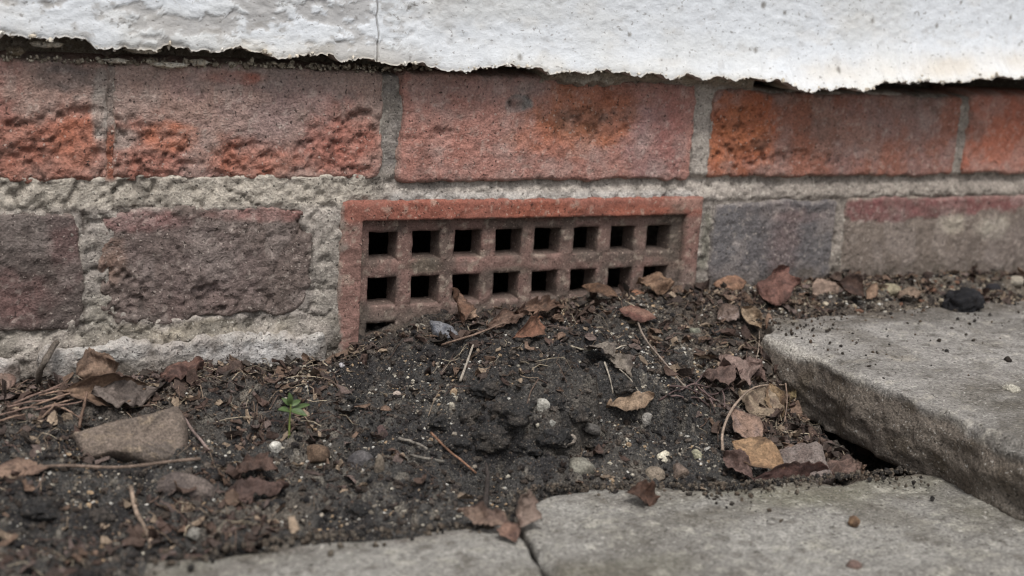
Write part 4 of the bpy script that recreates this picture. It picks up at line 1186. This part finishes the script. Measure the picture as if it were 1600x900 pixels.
leaf("crumpled tan leaf folded under the long curved stalk", (1222, 646, 0.004), (1152, 614, 0.006), 0.021, S(166, 142, 114), S(136, 110, 90), 924, roll=-0.8, crumple=0.16, ragged=0.25)
leaf("narrow yellow-brown leaf standing against the raised slab face", (1222, 656, 0.002), (1204, 600, 0.010), 0.012, S(166, 134, 92), S(134, 102, 74), 925, roll=1.0, nvec=(-0.6, -0.6, 0.4), crumple=0.2)
leaf("olive-yellow leaf tip touching the raised slab face", (1232, 640, 0.004), (1246, 596, 0.012), 0.013, S(158, 136, 84), S(128, 104, 66), 926, roll=0.7, nvec=(-0.7, -0.6, 0.3), crumple=0.3, ragged=0.3)
leaf("oval pinkish-brown leaf lying behind the golden leaf", (1182, 700, 0.006), (1146, 640, 0.003), 0.0150, S(172, 134, 112), S(150, 122, 112), 927, pw=0.95, roll=0.35, bow=0.03, crumple=0.08, peak=0.48)
leaf("golden-tan oval leaf resting at the back edge of the wide front slab", (1226, 733, 0.009), (1143, 692, 0.009), 0.0175, GOLD, GOLD2, 928, roll=0.25, bow=0.05, crumple=0.06, peak=0.5, pw=0.95, nvec=(-0.25, -0.60, 0.75), ragged=0.07, vein=0.7)
leaf("long dark maroon curled leaf lying under the golden leaf", (1302, 748, 0.004), (1166, 752, 0.004), 0.017, MAROON, MAROON2, 929, roll=1.0, bow=0.02, crumple=0.15, nvec=(-0.1, -0.8, 0.6), peak=0.4)
leaf("shrivelled purplish leaf strip left of the golden leaf", (1130, 712, 0.004), (1178, 756, 0.004), 0.012, S(128, 98, 90), S(96, 68, 64), 930, roll=1.1, crumple=0.35, nvec=(-0.3, -0.6, 0.7))
leaf("small dark brown torn leaf upright on the back edge of the wide front slab", (1028, 779, 'front', 0.0008), (976, 770, 'front', 0.004), 0.0105, S(98, 66, 50), S(76, 52, 42), 931, roll=0.7, ragged=0.5, crumple=0.3, nvec=(0, -0.75, 0.66))
leaf("broken pinkish leaf lobe standing at the top of the crack between the front slabs", (806, 826, 'front', 0.002), (828, 764, 'front', 0.014), 0.0115, S(158, 132, 118), S(130, 102, 90), 932, roll=0.6, crumple=0.3, ragged=0.35, nvec=(0.2, -0.85, 0.4), peak=0.55)
leaf("flat pinkish leaf lobe stretching left of the crack between the front slabs", (800, 822, 'front', 0.004), (714, 802, 'front', 0.004), 0.0085, S(152, 122, 104), S(122, 94, 82), 933, roll=0.6, crumple=0.4, ragged=0.6)
leaf("small torn leaf scrap hanging into the crack between the front slabs", (786, 826, 'front', 0.003), (806, 850, 'front', 0.001), 0.008, S(166, 124, 104), S(120, 86, 74), 934, roll=0.6, crumple=0.3, ragged=0.4)
leaf("large tan arched leaf at the left wall foot, over a dark hollow", (96, 612, 0.006), (232, 606, 0.004), 0.020, S(160, 124, 96), S(128, 98, 78), 935, roll=1.25, bow=0.10, crumple=0.12, nvec=(0, -0.85, 0.25))
leaf("tan crumpled leaf propped against the pale brick at the left", (126, 588, 0.006), (184, 566, 0.012), 0.022, S(164, 130, 104), S(134, 104, 84), 936, roll=-0.9, crumple=0.35, nvec=(0, -0.8, 0.5), ragged=0.3)
leaf("grey-brown curled leaf with a ragged edge above the wedge-shaped stone", (142, 614, 0.006), (244, 614, 0.005), 0.017, S(138, 122, 114), S(112, 98, 92), 937, roll=-1.1, bow=0.06, crumple=0.25, ragged=0.35, nvec=(0, -0.5, 0.85))
leaf("flat tan leaf at the left edge in front of the wedge-shaped stone", (-14, 740, 0.003), (78, 732, 0.003), 0.010, S(166, 130, 106), S(138, 106, 88), 938, roll=-0.4)
leaf("reddish crumbled leaf at the wall foot below the dark mauve brick end", (250, 586, 0.004), (318, 574, 0.004), 0.013, S(140, 98, 84), S(108, 76, 68), 939, roll=-0.8, crumple=0.5, ragged=0.5)
leaf("pale upright leaf sliver at the left edge of the wall foot", (12, 612, 0.001), (2, 580, 0.008), 0.009, S(182, 152, 136), S(150, 116, 102), 940, roll=0.6, nvec=(0.2, -0.9, 0.2))
leaf("brown crumbled leaf at the wall foot left of the air brick", (340, 582, 0.003), (384, 576, 0.003), 0.010, S(116, 90, 78), S(90, 70, 64), 941, roll=-0.8, crumple=0.5, ragged=0.5)
leaf("small brown leaf lying on the back of the raised slab edge", (1196, 470, 0.002), (1256, 476, 0.002), 0.008, S(156, 126, 104), S(126, 96, 80), 942, roll=-0.5, crumple=0.4, ragged=0.4)
leaf("tan leaf bit lying against the wall behind the raised slab, left of the clinker", (1400, 464, 0.002), (1446, 458, 0.002), 0.008, S(160, 132, 108), PINK2, 943, roll=-0.5, crumple=0.4, ragged=0.4)
leaf("dark shrivelled leaf in the dark gap under the raised slab", (1290, 742, 0.003), (1336, 728, 0.003), 0.012, S(140, 108, 96), S(96, 72, 64), 944, roll=-0.7, crumple=0.5, ragged=0.5)
leaf("pink-brown curled leaf against the mound, beside the olive-yellow leaf tip", (1160, 560, 0.003), (1198, 596, 0.003), 0.012, S(140, 108, 98), S(108, 82, 76), 945, roll=-0.8, crumple=0.4, ragged=0.4)
leaf("brownish leaf fragment below the grey-brown rounded stone", (352, 778, 0.002), (452, 762, 0.003), 0.012, S(112, 84, 76), S(92, 70, 64), 946, roll=-0.6, crumple=0.4, ragged=0.5)
leaf("brown leaf crumb lying right of the rounded grey-brown stone", (370, 726, 0.003), (438, 744, 0.003), 0.013, S(118, 88, 76), S(92, 70, 62), 947, roll=-0.7, crumple=0.5, ragged=0.5)

STRAW, STRAW2 = S(186, 156, 122), S(150, 118, 90)
twig("grey stub of twig leaning on the pale brick at the left", [(56, 604, 0.0), yw(70, 570, -0.018), yw(88, 536, -0.006)], 0.0016, 0.0019, S(120, 104, 88), 1001)
twig("tan straw stem standing at the lower left corner by the front slab", [(204, 760, 0.004), (214, 800, 0.004), (238, 850, 0.001)], 0.0010, 0.0012, S(184, 150, 118), 1002)
twig("long thin brown stem lying across the ground below the wedge-shaped stone", [(10, 738, 0.002), (90, 728, 0.004), (190, 730, 0.004), (312, 716, 0.002)], 0.0010, 0.0008, S(148, 118, 94), 1003)
twig("short pink-tipped stem slanting down right of the wedge-shaped stone", [(288, 654, 0.003), (306, 680, 0.003), (326, 704, 0.001)], 0.0008, 0.0008, S(168, 136, 124), 1004)
twig("orange-brown twig slanting down on the left side of the mound", [(672, 676, 0.004), (706, 706, 0.004), (745, 738, 0.002)], 0.0007, 0.0006, S(170, 112, 66), 1005)
twig("dark upright stem rising from the broken leaf at the front slab edge", [(758, 796, 0.001), (762, 750, 0.006), (756, 722, 0.012)], 0.0018, 0.0007, S(74, 62, 56), 1006)
twig("pale thin stick slanting on the soil in front of the air brick", [(740, 535, 0.002), (730, 566, 0.003), (719, 596, 0.002)], 0.0006, 0.0008, S(190, 172, 148), 1007)
twig("long pale stalk running down from the boat-shaped leaf", [(992, 494, 0.004), (1008, 528, 0.004), (1036, 564, 0.004), (1070, 604, 0.002)], 0.0008, 0.0006, S(172, 148, 126), 1008)
twig("long curved tan stalk arching over the crumpled leaves by the raised slab", [(1128, 704, 0.002), (1130, 672, 0.006), (1148, 634, 0.010), (1180, 606, 0.012), (1226, 601, 0.006)], 0.0009, 0.0006, S(184, 152, 122), 1009)
twig("thin stem hanging down the face of the raised slab corner", [(1187, 516, 0.002), (1186, 540, 0.004), (1177, 570, 0.002)], 0.0006, 0.0004, S(180, 152, 124), 1010)
twig("brown stalk lying along the air brick foot under the pointing leaf", [(690, 538, 0.002), (740, 524, 0.003), (790, 504, 0.004), (850, 488, 0.003)], 0.0008, 0.0005, S(164, 126, 98), 1011)
twig("thin straw below the grey skeletal leaf, straight", [(944, 566, 0.003), (952, 590, 0.003), (958, 616, 0.001)], 0.0005, 0.0004, S(196, 178, 152), 1012)
twig("thin pale straw below the grey torn leaf tail, bent", [(968, 576, 0.003), (984, 592, 0.003), (998, 612, 0.001)], 0.0005, 0.0004, S(190, 172, 146), 1013)
twig("short cream stem pointing left from the grey skeletal leaf", [(892, 540, 0.002), (908, 546, 0.002), (924, 546, 0.003)], 0.0006, 0.0005, S(206, 188, 152), 1014)
twig("short cream stem right of the grey skeletal leaf", [(960, 544, 0.002), (976, 541, 0.003), (986, 538, 0.002)], 0.0006, 0.0004, S(196, 178, 150), 1015)
twig("flattened pale straw lying left of the orange-brown twig", [(624, 684, 0.002), (646, 692, 0.003), (668, 702, 0.002)], 0.0009, 0.0008, S(150, 138, 122), 1016)
twig("second flattened straw, lower, left of the dark upright stem", [(640, 710, 0.002), (668, 716, 0.002), (694, 722, 0.002)], 0.0009, 0.0008, S(144, 134, 118), 1017)
twig("brown bent stem beside the arched leaf at the left", [(122, 668, 0.002), (130, 640, 0.006), (136, 612, 0.010)], 0.0009, 0.0007, S(150, 110, 80), 1018)
twig("thin stem dangling over the edge of the dark gap, beside the olive-yellow leaf", [(1228, 598, 0.01), (1230, 626, 0.006), (1226, 660, 0.003)], 0.0006, 0.0005, S(160, 124, 96), 1019)
# clump of pale needles at the far left: nothing tells them apart
NEED = [((20, 632), (70, 612), (118, 598)), ((30, 640), (90, 620), (130, 610)), ((52, 640), (92, 634), (132, 626)), ((66, 652), (78, 640), (86, 628)), ((40, 622), (84, 606), (112, 590)), ((84, 632), (108, 642), (126, 654)),
        ((0, 648), (30, 640), (60, 636)), ((-6, 660), (14, 652), (40, 646)), ((10, 636), (50, 628), (96, 622)), ((60, 618), (92, 612), (128, 606)), ((100, 600), (120, 614), (132, 624)), ((70, 636), (100, 628), (120, 622))]
for k, (a, b, c) in enumerate(NEED):
    twig("dry tan needle in the tangle at the left, beside the arched tan leaf", [(*a, 0.002), (*b, 0.004+0.0006*(k % 4)), (*c, 0.003)], 0.0006, 0.0004, S(182, 138, 104) if k % 2 else S(160, 120, 98), 1030+k*5, name="straw_stem", cat="straw", group="tangle of dry needles at the left")
# fine reddish rootlets on the right of the mound
ROOT = [((1046, 604), (1070, 606), (1096, 618)), ((1060, 612), (1084, 600), (1110, 606)), ((1030, 626), (1052, 612), (1080, 606)), ((1076, 590), (1100, 612), (1124, 630)), ((1066, 622), (1090, 622), (1108, 634)), ((1090, 600), (1108, 622), (1118, 646)),
        ((1086, 612), (1116, 616), (1140, 604)), ((1040, 618), (1066, 620), (1088, 634)), ((1098, 586), (1086, 606), (1092, 628)), ((1110, 596), (1128, 610), (1132, 636))]
for k, (a, b, c) in enumerate(ROOT):
    twig("fine purplish rootlet in the tangle right of the pointed tan leaf", [(*a, 0.002), (*b, 0.004+0.0006*(k % 3)), (*c, 0.002)], 0.0006, 0.0004, S(140, 106, 100) if k % 2 else S(118, 88, 84), 1100+k*5, name="rootlet", cat="rootlet", group="tangle of rootlets by the raised slab")

# ------------------------------------------------------------------ green seedling
sp = hit(452, 682)
seed_ = empty("seedling", sp)
tag(seed_, "small green seedling with a few leaves growing from the dark soil", "seedling")
def at_y(px, py, dy=0.0): return on_y(px, py, sp[1]+dy)
Vt, Ft = tube([sp-np.array([0, 0, 0.002]), at_y(453, 662), at_y(454, 636), at_y(452, 622)], 0.0005, 0.0003, 1200)
GR, GR2 = S(112, 136, 84, 0.5), S(92, 114, 68, 0.5)
o = link("stem", make_mesh("stem", Vt-sp, Ft, np.tile(S(126, 138, 76, 0.75), (len(Vt), 1)), M_GREEN), seed_, loc=(0, 0, 0))
def sleaf(a, b, width, nvec, seed):
    p0, p1 = a, b
    ax = p1-p0
    Ln = np.linalg.norm(ax)
    ax /= Ln
    n = np.array(nvec, float)
    n -= ax*np.dot(n, ax)
    n /= np.linalg.norm(n)
    sv = np.cross(n, ax)
    s = np.linspace(0, 1, 14)[:, None]
    t = np.linspace(-1, 1, 9)[None, :]
    w = width/2*np.sin(np.pi*np.clip(s, .001, .999)**0.8)**0.8
    P = p0+ax*(Ln*s)[..., None]+sv*(w*t)[..., None]+n*(0.10*Ln*np.sin(np.pi*s)+0.25*w*np.abs(t)-0.08*width*np.exp(-(t/0.15)**2))[..., None]
    B = P-n*0.0003
    V = np.concatenate([P.reshape(-1, 3), B.reshape(-1, 3)])
    F1 = grid_faces(14, 9)
    F = np.concatenate([F1, F1[:, ::-1]+14*9])
    c = mix(np.broadcast_to(GR, (14, 9, 3)), GR2, sst(-0.3, 0.5, fbm(s*Ln, t*width, 0, 0.004, 2, seed)))
    link("leaf", make_mesh("leaf", V-sp, F, np.concatenate([c.reshape(-1, 3)]*2), M_GREEN), seed_, loc=(0, 0, 0))
sleaf(at_y(454, 641), at_y(480, 650, -0.004), 0.0032, (0, -0.6, 0.8), 1)
sleaf(at_y(453, 643), at_y(434, 640, -0.003), 0.0030, (0, -0.6, 0.8), 2)
sleaf(at_y(453, 632), at_y(452, 613, -0.001), 0.0026, (0, -0.9, 0.4), 3)
sleaf(at_y(454, 634), at_y(470, 625, 0.002), 0.0023, (0, -0.8, 0.6), 4)
sleaf(at_y(453, 633), at_y(440, 622, 0.001), 0.0023, (0, -0.8, 0.6), 5)
sleaf(at_y(455, 640), at_y(485, 632, 0.006), 0.0020, (0, -0.8, 0.6), 6)

# ------------------------------------------------------------------ uncountable litter
def scatter(n, dens, seed, box=(-0.21, 0.46, -0.20, 0.0)):
    r = np.random.default_rng(seed)
    out = np.empty((0, 2))
    while len(out) < n:
        q = np.stack([r.uniform(box[0], box[1], n*3), r.uniform(box[2], box[3], n*3)], 1)
        q = q[r.uniform(0, 1, len(q)) < dens(q[:, 0], q[:, 1])]
        out = np.vstack([out, q])
    return out[:n]
def on_soil(x, y):
    """soil left open: not under a slab"""
    front = (y < -0.172) & (x > -0.147)
    rais = (x > 0.190) & (y < -0.058)
    return ~(front | rais)
def rand_rot(r, n):
    q = r.normal(size=(n, 4))
    q /= np.linalg.norm(q, axis=1)[:, None]
    w, x, y, z = q.T
    return np.stack([np.stack([1-2*(y*y+z*z), 2*(x*y-z*w), 2*(x*z+y*w)], -1), np.stack([2*(x*y+z*w), 1-2*(x*x+z*z), 2*(y*z-x*w)], -1), np.stack([2*(x*z-y*w), 2*(y*z+x*w), 1-2*(x*x+y*y)], -1)], 1)
def crumbs(name, label, n, dens, smin, smax, cols, seed, mat, sub=1, power=2.5, lift=0.15, flatten=0.75):
    r = np.random.default_rng(seed)
    xy = scatter(n, dens, seed)
    z = soil_at(xy[:, 0], xy[:, 1])
    s = smin+(smax-smin)*r.uniform(0, 1, n)**power
    V0, F0 = ICO[sub]
    jit = 1+0.28*r.normal(size=(n, len(V0)))*0.6
    P = V0[None]*jit[..., None]*(s[:, None]*r.uniform(0.55, 1.0, (n, 3)))[:, None, :]
    P = np.einsum('nij,nkj->nki', rand_rot(r, n), P)
    P[..., 2] *= flatten
    P = P+np.stack([xy[:, 0], xy[:, 1], z+s*lift], -1)[:, None, :]
    F = (F0[None]+(np.arange(n)*len(V0))[:, None, None]).reshape(-1, 3)
    ci = r.integers(0, len(cols), n)
    C = np.array(cols)[ci]*r.uniform(0.75, 1.2, (n, 1))
    C = np.repeat(C, len(V0), 0)
    o = link(name, make_mesh(name, P.reshape(-1, 3), F, C, mat, False))
    return tag(o, label, kind="stuff")
def d_all(x, y): return np.where(on_soil(x, y), 1.0, 0.0)
def d_litter(x, y):
    n = sst(-0.5, 0.6, fbm(x, y, 0, 0.025, 3, 77))
    d = np.maximum(np.exp(-np.abs(y)/0.02), 0.8*sst(0.125, 0.16, x))
    d = np.maximum(d, 0.30*sst(-0.02, -0.06, x))
    d = np.maximum(d, 0.12)
    return np.where(on_soil(x, y), d*n, 0)
def d_grit(x, y):
    n = 0.10+0.9*sst(-0.05, 0.6, fbm(x, y, 0, 0.026, 3, 79))
    d = (0.45+0.55*sst(0.08, 0.12, x))*(1-0.75*np.exp(-(((x-0.055)/0.04)**2+((y+0.08)/0.04)**2)))
    return np.where(on_soil(x, y), d*n, 0)
crumbs("soil_crumbs", "dark loose crumbs of soil all over the bank", 11000, d_all, 0.0005, 0.0026, [S(50, 46, 45, 0.75), S(38, 36, 37, 0.75), S(70, 60, 53, 0.7), S(58, 52, 50, 0.75), S(96, 88, 81, 0.75), S(84, 74, 66, 0.75)], 2001, M_SOIL)
crumbs("grit", "pale grit scattered through the soil", 10500, d_grit, 0.00025, 0.0015, [S(196, 188, 172, 0.7), S(164, 154, 140, 0.65), S(186, 160, 130, 0.65), S(130, 122, 112, 0.6), S(208, 204, 196, 0.7)], 2003, M_STONE, power=3.0)
def d_strip(x, y): return np.where((x > 0.19) & (y > -0.055), sst(0.19, 0.24, x)*0.9, 0.0)
crumbs("gravel", "small gravel and grit lying between the raised slab and the wall", 1100, d_strip, 0.0006, 0.0030, [S(150, 138, 122, 0.65), S(120, 104, 92, 0.6), S(84, 74, 68, 0.6), S(180, 168, 148, 0.65), S(134, 100, 82, 0.6)], 2005, M_STONE, power=2.2)
def raised_dust():
    r = np.random.default_rng(2007)
    n = 420
    x = 0.2+r.exponential(0.10, n)
    y = -0.052-r.exponential(0.028, n)
    zt = RAISED_Z+np.interp(y, [-0.6, -0.25, -0.16, -0.075, -0.04], [-0.003, -0.0022, 0.0, 0.0028, 0.0035])
    V0, F0 = ICO[1]
    s = 0.0004+0.0012*r.uniform(0, 1, n)**3
    P = V0[None]*(1+0.2*r.normal(size=(n, len(V0), 1)))*(s[:, None]*r.uniform(0.6, 1, (n, 3)))[:, None, :]
    P = P+np.stack([x, y, zt+s*0.3], -1)[:, None, :]
    F = (F0[None]+(np.arange(n)*len(V0))[:, None, None]).reshape(-1, 3)
    C = np.repeat(np.array([S(70, 62, 54, 0.65), S(100, 84, 70, 0.65), S(54, 50, 48, 0.7)])[r.integers(0, 3, n)], len(V0), 0)
    tag(link("dirt", make_mesh("dirt", P.reshape(-1, 3), F, C, M_SOIL, False)), "crumbs of dirt strewn over the back of the raised slab", kind="stuff")
raised_dust()
def front_dirt():
    r = np.random.default_rng(2009)
    n = 1500
    x = r.uniform(-0.145, 0.19, n)
    yb = np.interp(x, [-0.15, -0.08, -0.012, -0.008, 0.005, 0.02, 0.05, 0.10, 0.17, 0.21], [-0.173, -0.176, -0.186, -0.181, -0.163, -0.158, -0.166, -0.180, -0.188, -0.190])
    keepx = r.uniform(0, 1, n) < sst(-0.16, -0.06, x)+0.15
    x = np.where(keepx, x, 0.02+0.12*r.uniform(0, 1, n))
    yb = np.interp(x, [-0.15, -0.08, -0.012, -0.008, 0.005, 0.02, 0.05, 0.10, 0.17, 0.21], [-0.173, -0.176, -0.186, -0.181, -0.163, -0.158, -0.166, -0.180, -0.188, -0.190])
    y = yb+0.002-r.exponential(0.006, n)*(0.4+0.9*sst(-0.2, 0.5, fbm(x, 0, 0, 0.05, 2, 2010)))
    V0, F0 = ICO[1]
    s = 0.0004+0.0013*r.uniform(0, 1, n)**2.4
    P = V0[None]*(1+0.2*r.normal(size=(n, len(V0), 1)))*(s[:, None]*r.uniform(0.6, 1, (n, 3)))[:, None, :]
    P = P+np.stack([x, y, np.full(n, FRONT_Z)+s*0.3], -1)[:, None, :]
    F = (F0[None]+(np.arange(n)*len(V0))[:, None, None]).reshape(-1, 3)
    C = np.repeat(np.array([S(70, 64, 58, 0.65), S(104, 92, 80, 0.65), S(52, 49, 47, 0.7), S(120, 110, 98, 0.65)])[r.integers(0, 4, n)], len(V0), 0)
    tag(link("spilled_soil", make_mesh("spilled_soil", P.reshape(-1, 3), F, C, M_SOIL, False)), "soil crumbs spilled over the back edge of the front slabs", kind="stuff")
front_dirt()

def fragments(name, label, n, dens, lmin, lmax, cols, seed):
    r = np.random.default_rng(seed)
    xy = scatter(n, dens, seed)
    z = soil_at(xy[:, 0], xy[:, 1])
    L_ = lmin+(lmax-lmin)*r.uniform(0, 1, n)**3.6
    W_ = L_*r.uniform(0.25, 0.8, n)
    gu, gv = np.meshgrid(np.linspace(-1, 1, 4), np.linspace(-1, 1, 3), indexing='ij')
    P = np.zeros((n, 12, 3))
    taper = 1-0.5*np.abs(gu.ravel())**2
    P[..., 0] = gu.ravel()[None]*L_[:, None]/2+r.normal(size=(n, 12))*L_[:, None]*0.08
    P[..., 1] = gv.ravel()[None]*W_[:, None]/2*taper[None]+r.normal(size=(n, 12))*W_[:, None]*0.1
    P[..., 2] = (gu.ravel()**2)[None]*L_[:, None]*r.uniform(-0.3, 0.3, (n, 1))+(gv.ravel()**2)[None]*W_[:, None]*r.uniform(-0.5, 0.5, (n, 1))+r.normal(size=(n, 12))*L_[:, None]*0.05
    Q = np.concatenate([P, P-np.array([0, 0, 0.00022])], 1)
    tilt, yaw = r.normal(0, 0.45, n), r.uniform(0, 6.283, n)
    t2 = r.normal(0, 0.45, n)
    cx, sx_ = np.cos(tilt), np.sin(tilt)
    y_, z_ = Q[..., 1]*cx[:, None]-Q[..., 2]*sx_[:, None], Q[..., 1]*sx_[:, None]+Q[..., 2]*cx[:, None]
    x_ = Q[..., 0]*np.cos(t2)[:, None]-z_*np.sin(t2)[:, None]
    z_ = Q[..., 0]*np.sin(t2)[:, None]+z_*np.cos(t2)[:, None]
    cy, sy_ = np.cos(yaw)[:, None], np.sin(yaw)[:, None]
    V = np.stack([x_*cy-y_*sy_, x_*sy_+y_*cy, z_], -1)
    V = V+np.stack([xy[:, 0], xy[:, 1], z+0.0008+0.15*L_], -1)[:, None, :]
    F1 = grid_faces(4, 3)
    F0 = np.concatenate([F1, F1[:, ::-1]+12])
    F = (F0[None]+(np.arange(n)*24)[:, None, None]).reshape(-1, 4)
    C = np.array(cols)[r.integers(0, len(cols), n)]*r.uniform(0.7, 1.25, (n, 1))
    C = np.repeat(C, 24, 0)
    tag(link(name, make_mesh(name, V.reshape(-1, 3), F, C, M_LEAF, False)), label, kind="stuff")
LC = [sat(S(132, 104, 84, 0.6), .8), sat(S(104, 82, 70, 0.6), .8), sat(S(86, 70, 62, 0.6), .8), sat(S(168, 144, 118, 0.6), .8), sat(S(124, 104, 96, 0.6), .8), sat(S(92, 70, 60, 0.6), .8), S(74, 66, 60, 0.6)]
fragments("leaf_litter", "broken brown leaf crumbs matted along the wall and between the stones", 5600, d_litter, 0.0010, 0.0078, LC, 2011)
def d_mat(x, y):
    a = np.exp(-((y+0.012)/0.014)**2)*sst(0.02, 0.06, x)*sst(0.26, 0.2, x)
    b = sst(0.120, 0.145, x)*sst(0.196, 0.19, x)*sst(-0.165, -0.14, y)
    c = np.exp(-((y+0.02)/0.022)**2)*sst(0.0, -0.04, x)*0.8
    return np.where(on_soil(x, y), np.clip(np.maximum(np.maximum(a, b), c), 0, 1)*sst(-0.4, 0.4, fbm(x, y, 0, 0.02, 2, 78)), 0)
fragments("leaf_mat", "larger torn scraps of brown leaf matted under the air brick, along the wall and by the raised slab", 900, d_mat, 0.003, 0.012, LC, 2015)
def fibres(name, label, n, dens, seed):
    r = np.random.default_rng(seed)
    xy = scatter(n, dens, seed)
    Vs, Fs, Cs = [], [], []
    cols = np.array([S(150, 132, 114, 0.6), S(120, 100, 88, 0.6), S(98, 78, 72, 0.6), S(182, 168, 146, 0.6), S(84, 72, 66, 0.6)])
    for k in range(n):
        L_ = 0.004+0.014*r.uniform()**2
        a = r.uniform(0, 6.283)
        d = np.array([math.cos(a), math.sin(a)])
        b = r.normal(0, 0.25)
        rad = r.uniform(0.0001, 0.00028)
        tt = np.array([0, .35, .7, 1.0])
        cx = xy[k, 0]+(tt-0.5)*L_*d[0]-d[1]*b*L_*tt*(1-tt)*2
        cy = np.minimum(xy[k, 1]+(tt-0.5)*L_*d[1]+d[0]*b*L_*tt*(1-tt)*2, -0.002)
        cz = soil_at(cx, cy)+0.0008+r.uniform(0, 0.0016)+0.0012*np.sin(tt*3.1)
        base = k*12
        for i in range(4):
            for s_ in range(3):
                an = s_*2.094
                Vs.append((cx[i]-d[1]*rad*math.cos(an), cy[i]+d[0]*rad*math.cos(an), cz[i]+rad*math.sin(an)))
        for i in range(3):
            for s_ in range(3):
                Fs.append((base+i*3+s_, base+i*3+(s_+1) % 3, base+(i+1)*3+(s_+1) % 3, base+(i+1)*3+s_))
        Cs += [cols[r.integers(0, 5)]*r.uniform(0.7, 1.2)]*12
    tag(link(name, make_mesh(name, np.array(Vs), np.array(Fs), np.array(Cs), M_TWIG, False)), label, kind="stuff")
fibres("plant_fibres", "fine dry stems and fibres strewn through the litter", 1100, d_litter, 2021)
fibres("stem_tangle", "tangled thin stems in the matted litter below the air brick and by the raised slab", 420, d_mat, 2025)
